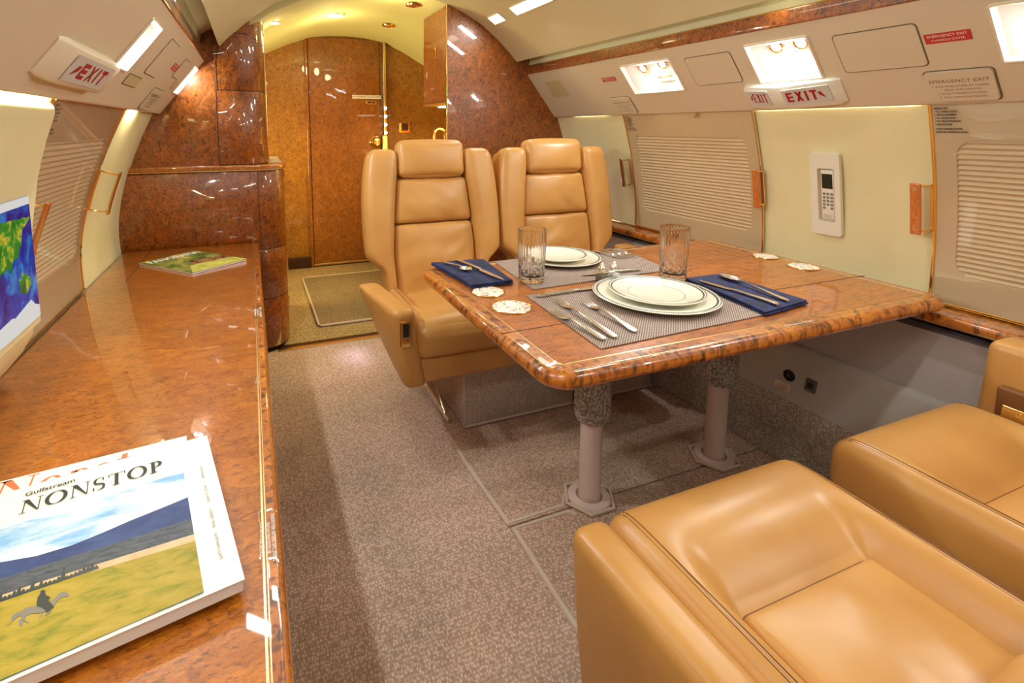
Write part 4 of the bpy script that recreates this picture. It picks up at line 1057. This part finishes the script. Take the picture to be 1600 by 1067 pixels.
# ---- serif capitals drawn as strokes
def serif(word, size, fn, w, mat, parent, thick=.19, thin=.05, gap=.10):
    bm = bmesh.new(); x = 0
    def q4(pts): bm.faces.new([bm.verts.new(fn(a * size, b * size, w)) for a, b in pts])
    def bar(x0, x1, y0, y1): q4([(x0, y0), (x1, y0), (x1, y1), (x0, y1)])
    def ell(cx, cy, rx, ry, tk, tn, a0=0, a1=360, n=26):
        pr = None
        for k in range(n + 1):
            a = R(a0 + (a1 - a0) * k / n); c, s = math.cos(a), math.sin(a)
            o_ = (cx + rx * c, cy + ry * s); i_ = (cx + (rx - tk) * c, cy + (ry - tn) * s)
            if pr: q4([pr[0], o_, i_, pr[1]])
            pr = (o_, i_)
    for ch in word:
        if ch == 'N':
            wd = .92; bar(x + .12, x + .12 + thin, 0, 1); bar(x + .78, x + .78 + thin, 0, 1)
            q4([(x + .06, 1), (x + .30, 1), (x + .815, .0), (x + .74, .0)])
            bar(x, x + .28, 1 - thin, 1); bar(x, x + .28, 0, thin); bar(x + .66, x + .94, 1 - thin, 1); wd = .94
        elif ch == 'O': wd = 1.02; ell(x + .51, .5, .51, .52, thick, thin)
        elif ch == 'S':
            wd = .64; ell(x + .30, .735, .27, .285, thick * .72, thin, 60, 250); ell(x + .32, .255, .30, .275, thick * .72, thin, -110, 80)
            q4([(x + .10, .62), (x + .17, .50), (x + .58, .36), (x + .50, .50)]); bar(x + .46, x + .46 + thin * 1.4, .74, .98); bar(x + .03, x + .03 + thin * 1.4, .02, .26)
        elif ch == 'T':
            wd = .84; bar(x + .42 - thick * .5, x + .42 + thick * .5, 0, 1); bar(x, x + .84, 1 - thin, 1); bar(x, x + thin, .78, 1); bar(x + .84 - thin, x + .84, .78, 1); bar(x + .24, x + .60, 0, thin)
        elif ch == 'P':
            wd = .70; bar(x + .12, x + .12 + thick, 0, 1); ell(x + .32, .735, .37, .265, thick, thin, -90, 90); bar(x, x + .34, 1 - thin, 1); bar(x, x + .42, 0, thin); bar(x + .12, x + .33, .47, .47 + thin)
        elif ch == 'o': wd = .58; ell(x + .28, .33, .28, .34, thick * .8, thin)
        elif ch == 'n':
            wd = .62; bar(x + .08, x + .08 + thick * .8, 0, .66); bar(x + .42, x + .42 + thick * .8, 0, .42); ell(x + .33, .42, .22, .25, thick * .7, thin, 0, 150); bar(x, x + .30, 0, thin); bar(x + .34, x + .62, 0, thin)
        elif ch == 's': wd = .46; ell(x + .20, .48, .18, .19, .10, thin, 50, 250); ell(x + .22, .19, .20, .19, .10, thin, -120, 70)
        elif ch == 't': wd = .40; bar(x + .12, x + .12 + thick * .8, .05, .90); bar(x, x + .36, .62, .62 + thin); bar(x + .12, x + .36, 0, .06)
        elif ch == 'p': wd = .62; bar(x + .08, x + .08 + thick * .8, -.3, .66); ell(x + .33, .33, .26, .34, thick * .7, thin, -130, 130); bar(x, x + .28, -.3, -.3 + thin)
        x += wd + gap
    obj('title_lettering', bm, mat, parent, smooth=False); return x * size
serif('Nonstop', .062, lambda a, b, w: f2(.020 + a * .98, .318 + b * .95, w), .0101, 'p_orange', cv, gap=.07)
MZ = .028
q = thing('magazine', 'top magazine with black serif title and a photo of a rider on a galloping horse', 'magazine', (-.22, .80, CZ))
org = B + Vector((0, 0, CZ + .0102))
def f1(u, v, w):   # u from the spine (left) to the right edge, v from bottom to top
    return org + rt_ * (u - Wd) + up_ * v + Vector((0, 0, w + .0012 * math.sin(max(0, u / Wd) * PI)))
Wd = .330
obj('pages', PR([(0.002, .002), (Wd - .002, .002), (Wd - .002, Hg - .002), (.002, Hg - .002)], 0, .0165, fn=f1), 'paper', q)
bmc = bmesh.new(); us = lin(0, Wd, 12)
cv = obj('cover', PR([(0, 0)] + [(u, 0) for u in us[1:]] + [(u, Hg) for u in reversed(us)], .0167, .0176, fn=f1), 'white', q, smooth=False)
W1 = .281; V0, V1 = .005, .281          # photo on the cover
def pic(pts, mat, nm, w): return sheet(f1, [(min(max(u, .0), W1), min(max(v, V0), V1)) for u, v in pts], mat, nm, cv, w)
pic([(0, V0), (W1, V0), (W1, V1), (0, V1)], 'p_sky', 'photo_sky', .0192)
pic([(0, .208), (.05, .203), (.09, .190), (.13, .186), (.165, .190), (.20, .196), (.235, .200), (W1, .206), (W1, .12), (0, .12)], 'p_hill', 'photo_hills', .0195)
pic([(0, .172), (.06, .168), (.12, .164), (.18, .158), (W1, .152), (W1, .09), (0, .11)], 'p_forest', 'photo_forest', .0198)
pic([(0, .140), (.10, .134), (W1, .116), (W1, .09), (0, .09)], 'p_tan', 'photo_dry_grass', .0201)
pic([(0, .130), (.10, .124), (W1, .101), (W1, V0), (0, V0)], 'p_field', 'photo_field', .0204)
bm = bmesh.new()
for k in range(34):
    x = .010 + k * .0046; b = .128 - x * .06; h = .006 + .020 * abs(noise.noise(Vector((k * 1.7, 0, 0)))) + (.006 if k % 5 == 0 else 0)
    bm.faces.new([bm.verts.new(f1(a, c, .0207)) for a, c in ((x - .0035, b), (x + .0035, b - .0004), (x + .001, b + h), (x - .001, b + h))])
obj('photo_trees', bm, 'p_tree', cv, smooth=False)
hs = [(0.073, 0.078), (0.078, 0.082), (0.078, 0.091), (0.082, 0.095), (0.086, 0.093), (0.091, 0.097), (0.101, 0.093), (0.109, 0.089), (0.115, 0.088), (0.12, 0.094), (0.125, 0.1), (0.131, 0.097), (0.135, 0.089), (0.132, 0.088), (0.127, 0.092), (0.121, 0.085), (0.119, 0.079), (0.116, 0.078), (0.118, 0.073), (0.11, 0.069), (0.115, 0.075), (0.11, 0.078), (0.106, 0.067), (0.107, 0.074), (0.109, 0.078), (0.105, 0.079), (0.097, 0.084), (0.092, 0.082), (0.093, 0.075), (0.099, 0.068), (0.095, 0.071), (0.09, 0.078), (0.091, 0.069), (0.088, 0.071), (0.086, 0.079), (0.089, 0.083), (0.085, 0.088), (0.082, 0.085), (0.077, 0.08)]
sheet(f1, hs, 'p_horse', 'photo_horse', cv, .0208)
rd = [(0.101, 0.098), (0.101, 0.107), (0.103, 0.111), (0.103, 0.116), (0.106, 0.116), (0.108, 0.113), (0.108, 0.11), (0.11, 0.104), (0.115, 0.098), (0.113, 0.094), (0.118, 0.084), (0.12, 0.079), (0.114, 0.074), (0.108, 0.085), (0.102, 0.091)]
sheet(f1, rd, 'p_rider', 'photo_rider', cv, .0211)
serif('NONSTOP', .034, lambda a, b, w: f1(.055 + a * .86, .303 + b, w), .0192, 'ink', cv)
obj('masthead_lettering', glyphs('Gulfstream', .0150, lambda u, v: f1(.056 + u, .353 + v, .0192), align='LEFT', bold=.0002), 'ink', cv, smooth=False)
for i, s in enumerate(('HIGH PLAINS', 'WILD COUNTRY', 'A DESERT WINE', 'NORTHERN LIGHTS')):
    obj('cover_line', glyphs(s, .0062, lambda u, v: f1(.308 + v, .262 - .062 * i - u, .0192)), 'greyink', cv, smooth=False)
# far magazine
q = thing('magazine', 'small magazine with vineyard cover lying at the far end of the credenza', 'magazine', (-.27, 2.6, CZ))
c4 = [Vector((-.502, 2.644, CZ)), Vector((-.256, 2.382, CZ)), Vector((-.042, 2.553, CZ)), Vector((-.285, 2.823, CZ))]
def f3(u, v, w): return (c4[0] * (1 - u) + c4[3] * u) * v + (c4[1] * (1 - u) + c4[2] * u) * (1 - v) + Vector((0, 0, w))
obj('pages', PR([(0, 0), (1, 0), (1, 1), (0, 1)], 0, .006, fn=f3), 'paper', q)
cv = obj('cover', PR([(-.004, -.004), (1.004, -.004), (1.004, 1.004), (-.004, 1.004)], .0061, .0068, fn=f3), 'p_vine', q, smooth=False)
sheet(f3, [(.3, .0), (1, 0), (1, .25), (.5, .35), (.25, .3), (0, .0)], 'p_lime', 'photo_rows', cv, .0071)
sheet(f3, [(.35, .33), (1, .26), (1, .42), (.6, .52), (.4, .5)], 'p_maroon', 'photo_vines', cv, .0072)
obj('title_lettering', glyphs('PANORAMA', .19, lambda u, v: f3(.5 + u, .88 + v, .0074), sx=.85, bold=.006), 'white', cv, smooth=False)

# ------------------------------------------------------------------ seats
def seat(cx, cy, turn, label, tilt, base, arms, top=.56, seams=True, ctrl=True):
    """local axes: -y is the front of the seat; origin on the floor"""
    m = Matrix.Translation((cx, cy, 0)) @ (Matrix.Rotation(PI, 4, 'Z') if turn else Matrix.Identity(4))
    XF[0] = m; t = thing('cabin_seat', label, 'seat'); t.location = (cx, cy, 0)
    T_ = top
    def ctop(p):    # main cushion: front roll, sunken middle
        x, y, z = p
        if z > T_ - .06:
            fx = min(1, max(0, (.232 - abs(x)) / .070)) ** 2
            k = min(1, max(0, (y + .205) / .148)) ** 2
            z -= .062 * fx * k * ((z - (T_ - .06)) / .06)
        if y < -.2: z -= .5 * (y + .2) ** 2 * 3 * (1 if z > T_ - .06 else 0)
        return (x, y, z)
    c = obj('seat_cushion', RB((-.255, -.285, T_ - .155), (.255, .27, T_), .045, n=(26, 30, 3), puff=(.004, .012, .014), fn=ctop), 'leather', t, angle=60)
    def ins(p):
        x, y, z = p
        if z > T_ - .04: z += .007 * noise.noise(Vector((x * 14 + cx * 9, y * 7 - x * 6, 1.3))) * (1 - (x / .16) ** 2)
        return (x * (1 - .10 * (y > .2) * 0), y, z)
    obj('seat_insert', RB((-.160, -.055, T_ - .075), (.160, .27, T_ - .046), .020, n=(14, 16, 1), puff=(0, 0, .022), fn=ins), 'leather', c, angle=60)
    ip = rrect(-.162, .162, -.058, .30, .02); obj('insert_crease_shade', TB([(x, y, T_ - .0605) for x, y in ip], .0016, 6, closed=True), 'leather_dark', c)  # thin dark line paints the shade in the crease around the insert
    if seams:
        rr = .045
        for sx_ in (-1, 1):
            for off in (0, .007):
                xx = .255 - .030 - off; dx = max(0, xx - (.255 - rr)); zt = T_ - rr + math.sqrt(max(0, rr * rr - dx * dx))
                pts = []
                for y in lin(-.262, .25, 40):
                    dy = max(0, -y - (.285 - rr - .0)); dyy = min(dy, .04)
                    zz = T_ - rr + math.sqrt(max(1e-6, rr * rr - dx * dx - dyy * dyy)) + .010 * (1 - (xx / .255) ** 2) * (1 - (y / .28) ** 2)
                    if y < -.2: zz -= 1.5 * (y + .2) ** 2
                    pts.append((sx_ * xx, y, zz - .0004))
                obj('stitching', TB(pts, .0011, 5), 'stitch', c)
    obj('skirt', RB((-.245, -.262, T_ - .25), (.245, .25, T_ - .150), .02, n=(4, 4, 2), puff=(.0, .006, 0)), 'leather', t, angle=60)
    # back: built upright in (x, height t, forward d) and leaned by tilt
    ca, sa = math.cos(R(tilt)), math.sin(R(tilt)); py, pz = (.190, T_ - .005) if turn else (.215, T_ - .06)
    def bk(p):
        x, th, d = p; return (x, py + th * sa - d * ca, pz + th * ca + d * sa)
    wt = [(-.05, .245), (.03, .250), (.11, .255), (.145, .262), (.165, .315), (.20, .332), (.34, .336), (.45, .334), (.56, .324), (.64, .310), (.70, .295), (.76, .285)]
    ct = [(-.05, .190), (.05, .200), (.20, .205), (.40, .190), (.50, .180), (.58, .168), (.76, .166)]
    if turn: wt = [(a, b * .93) for a, b in wt]
    def sm(tab, x): return (interp(tab, x - .02) + interp(tab, x) * 2 + interp(tab, x + .02)) / 4
    obj('back_shell', RB((-1, -.02, -.11), (1, .660, -.015), .04, n=(8, 22, 1), fn=lambda p: bk((p.x * (sm(wt, p.y) - .012), p.y, p.z * (1 + .5 * (.7 - p.y) * 0)))), 'leather', t, angle=60)
    for s_ in (-1, 1):
        def wf(p):
            u = (p.x - .0) / .14; a, b = sm(ct, p.y), sm(wt, p.y)
            return bk((s_ * (a + (b - a) * u), p.y, p.z))
        obj('back_wing', RB((0, -.035, -.05), (.14, .680, .062), .038, n=(4, 26, 1), puff=(0, 0, .004), fn=wf), 'leather', t, angle=70)
    def pf(sc): return lambda p: bk((p.x * sm(ct, p.y) / .2, p.y, p.z + .010 * noise.noise(Vector((p.x * 7 + cx * 5, p.y * 16 - p.x * 9 * sc, sc * 2.0))) * max(0, 1 - (p.x / .2) ** 2)))
    obj('lower_back_pad', RB((-.199, -.03, -.03), (.199, .330, .030), .024, n=(14, 18, 1), puff=(0, 0, .022), fn=pf(1)), 'leather', t, angle=70)
    obj('upper_back_pad', RB((-.199, .333, -.03), (.199, .542, .030), .022, n=(14, 12, 1), puff=(0, 0, .018), fn=pf(-1)), 'leather', t, angle=70)
    obj('headrest', RB((-.165, .546, -.04), (.165, .718, .050), .030, n=(8, 6, 1), puff=(.003, .008, .016), fn=bk), 'leather', t, angle=70)
    obj('shell_top', RB((-.15, .58, -.09), (.15, .69, -.03), .025, n=(6, 4, 1), fn=bk), 'leather', t, angle=70)
    for a in arms:
        xo, xi, zt, zb_f, zb_b, yf, yb, skew = a
        def af(p):
            k = (p.y - yf) / (yb - yf)      # 0 front .. 1 back
            v = (p.z - 0) ; zb = zb_f + (zb_b - zb_f) * max(0, k) ** 1.3
            z = zb + (zt - zb) * v
            x = p.x + skew * k + (math.copysign(.045, -xo) * max(0, 1 - v) ** 1.4)
            return (x, p.y, z)
        x0, x1 = min(xo, xi), max(xo, xi)
        # work in unit height so the wedge keeps its rounded top
        hgt = zt - zb_f; bm = bmesh.new()
        rbox(bm, (x0, yf, 0), (x1, yb, hgt), .026, n=(2, 12, 6), puff=(.003, .004, .003), fn=lambda p: af(Vector((p[0], p[1], p[2] / hgt))))
        ar = obj('armrest', bm, 'leather', t, angle=60)
        if seams:
            for xs_ in (x0 + .010, x1 - .010):
                pts = [af(Vector((xs_, y, (hgt - .012) / hgt))) for y in lin(yf + .02, yb - .04, 20)]
                pts = [(p[0] , p[1], p[2] + .0015) for p in pts]
                obj('stitching', TB(pts, .0012, 5), 'stitch', ar)
        if ctrl:
            xm = (x0 + x1) / 2; pt = obj('control_plate', RB((xm - .022, yf - .012, zt - .135), (xm + .020, yf + .004, zt - .035), .005), 'gold', ar)
            obj('lever_slot', RB((xm - .013, yf - .0135, zt - .095), (xm + .010, yf - .011, zt - .045), .002), 'black', pt)
            obj('lever', RB((xm - .012, yf - .022, zt - .120), (xm + .010, yf - .0115, zt - .108), .003), 'gold', pt)
    XF[0] = Matrix.Identity(4)
    if base:
        x0, x1, y0, y1, h = base
        b = obj('base', RB((x0, y0, .010), (x1, y1, h), .012, n=(4, 4, 4)), 'carpet_grey', t)
        obj('base_piping', TB([(x0 + .004, y0 - .001, h - .02), (x0 + .003, y0 - .002, .012), (x1, y0 - .002, .012)], .007, 8), 'binding', b)
        obj('swivel_post', LT([(0, h), (.11, h), (.11, h + .03), (.0, h + .03)], (cx + (x0 + x1 - 2 * cx) / 4, (y0 + y1) / 2, 0), 24), 'black', t)
        if x0 < .9:
            obj('seat_track', RB((x0 - .06, y0 + .03, .03), (x0 - .045, y1, .05), .002), 'steel', b)
            obj('seat_leg', TB([(x0 - .055, y0 + .06, .03), (x0 - .09, y0 + .28, h)], .006, 8), 'steel', b)
    return t
far1 = seat(.795, 2.005, False, 'tan leather seat on the aisle, facing the viewer behind the table', 9, (.79, 1.345, 1.875, 2.36, .30), [(-.340, -.252, .612, .300, .50, -.275, .12, -.055)])
far2 = seat(1.470, 2.005, False, 'tan leather seat by the window, facing the viewer behind the table', 9, (1.352, 1.80, 1.875, 2.36, .30), [(.425, .325, .655, .35, .50, -.27, .20, .0)], ctrl=False)
near1 = seat(.848, .450, True, 'tan leather seat nearest the viewer on the aisle side, its back laid flat', 80, (.62, 1.10, .05, .60, .30), [(.342, .262, .562, .12, .20, -.262, .55, -.02)], ctrl=False)
near2 = seat(1.495, .450, True, 'tan leather seat by the window next to the nearest seat, its back laid flat', 80, (1.25, 1.72, .05, .60, .30), [(-.405, -.305, .720, .30, .35, -.250, .45, 0.0)], ctrl=False)
# gold control in the window-side armrest; a dark block paints its recess shade
XF[0] = Matrix.Identity(4)
r_ = near2
obj('control_recess_shade', RB((1.765, .36, .535), (1.797, .655, .615), .006), 'leather_dark', r_)
cpn = obj('control_panel', RB((1.757, .42, .540), (1.768, .640, .575), .004), 'gold', r_)
obj('knob', turned(LT([(0, 0), (.011, 0), (.010, .007), (0, .009)], seg=20), (1.757, .60, .558), Matrix.Rotation(R(-90), 4, 'Y')), 'gold', cpn)

# ------------------------------------------------------------------ lights, world, camera
def area(name, loc, rot, sx, sy, e, col, spread=170):
    L = bpy.data.lights.new(name, 'AREA'); L.shape = 'RECTANGLE'; L.size = sx; L.size_y = sy; L.energy = e; L.color = col; L.spread = R(spread)
    o = bpy.data.objects.new(name, L); C.objects.link(o); o.location = loc; o.rotation_euler = [R(a) for a in rot]; return o
for x, y, e in ((.593, 3.78, 4.2), (.875, 3.18, 3.4), (.155, 3.32, 1.8)):
    L = bpy.data.lights.new('downlight', 'POINT'); L.energy = e; L.shadow_soft_size = .05; L.color = (1, .90, .48)
    lo = bpy.data.objects.new('downlight_source', L); C.objects.link(lo); lo.location = (x, y, ceil_z(x, gp) - .13)
area('locker_light_source', (1.52, 3.28, 1.405), (0, 0, 0), .4, .3, 44, (1, .82, .32))
area('galley_side_source', (-.3, 3.9, 1.0), (0, -100, 0), .5, .5, 40, (1, .82, .34))
area('sidewall_accent_source', (1.88, 2.80, .86), (0, -90, 0), .04, .2, .5, (.55, .6, 1))
area('aisle_accent_source', (.50, 2.75, .10), (0, 0, 0), .04, .2, .25, (.6, .6, 1))
for side in (1, -1):     # cove wash above the timber bands
    area('cove_source', (CX + side * .925, .6, 1.665), (180, 25 * side, 0), .02, 4.4, .6, (.94, 1, .80))

w = bpy.data.worlds.new('cabin_world'); bpy.context.scene.world = w; w.use_nodes = True
w.node_tree.nodes['Background'].inputs[0].default_value = (.9, .85, .8, 1); w.node_tree.nodes['Background'].inputs[1].default_value = .05

cam = bpy.data.cameras.new('camera'); co = bpy.data.objects.new('camera', cam); C.objects.link(co)
cam.sensor_width = 36; cam.lens = 800 / 1600 * 36; cam.shift_x = .0625; cam.shift_y = -(533.5 - 300) / 1600; cam.clip_start = .01
co.location = (0, 0, 1.275); co.rotation_euler = (R(90 - 7.1955), 0, R(-21.029))
sc = bpy.context.scene; sc.camera = co
sc.view_settings.view_transform = 'Standard'; sc.view_settings.look = 'None'; sc.view_settings.gamma = 1; sc.view_settings.exposure = -0.55
sc.view_settings.use_curve_mapping = False
sc.cycles.max_bounces = 10; sc.cycles.transparent_max_bounces = 12; sc.cycles.transmission_bounces = 10; sc.cycles.sample_clamp_indirect = 6
sc.cycles.caustics_reflective = False; sc.cycles.caustics_refractive = False
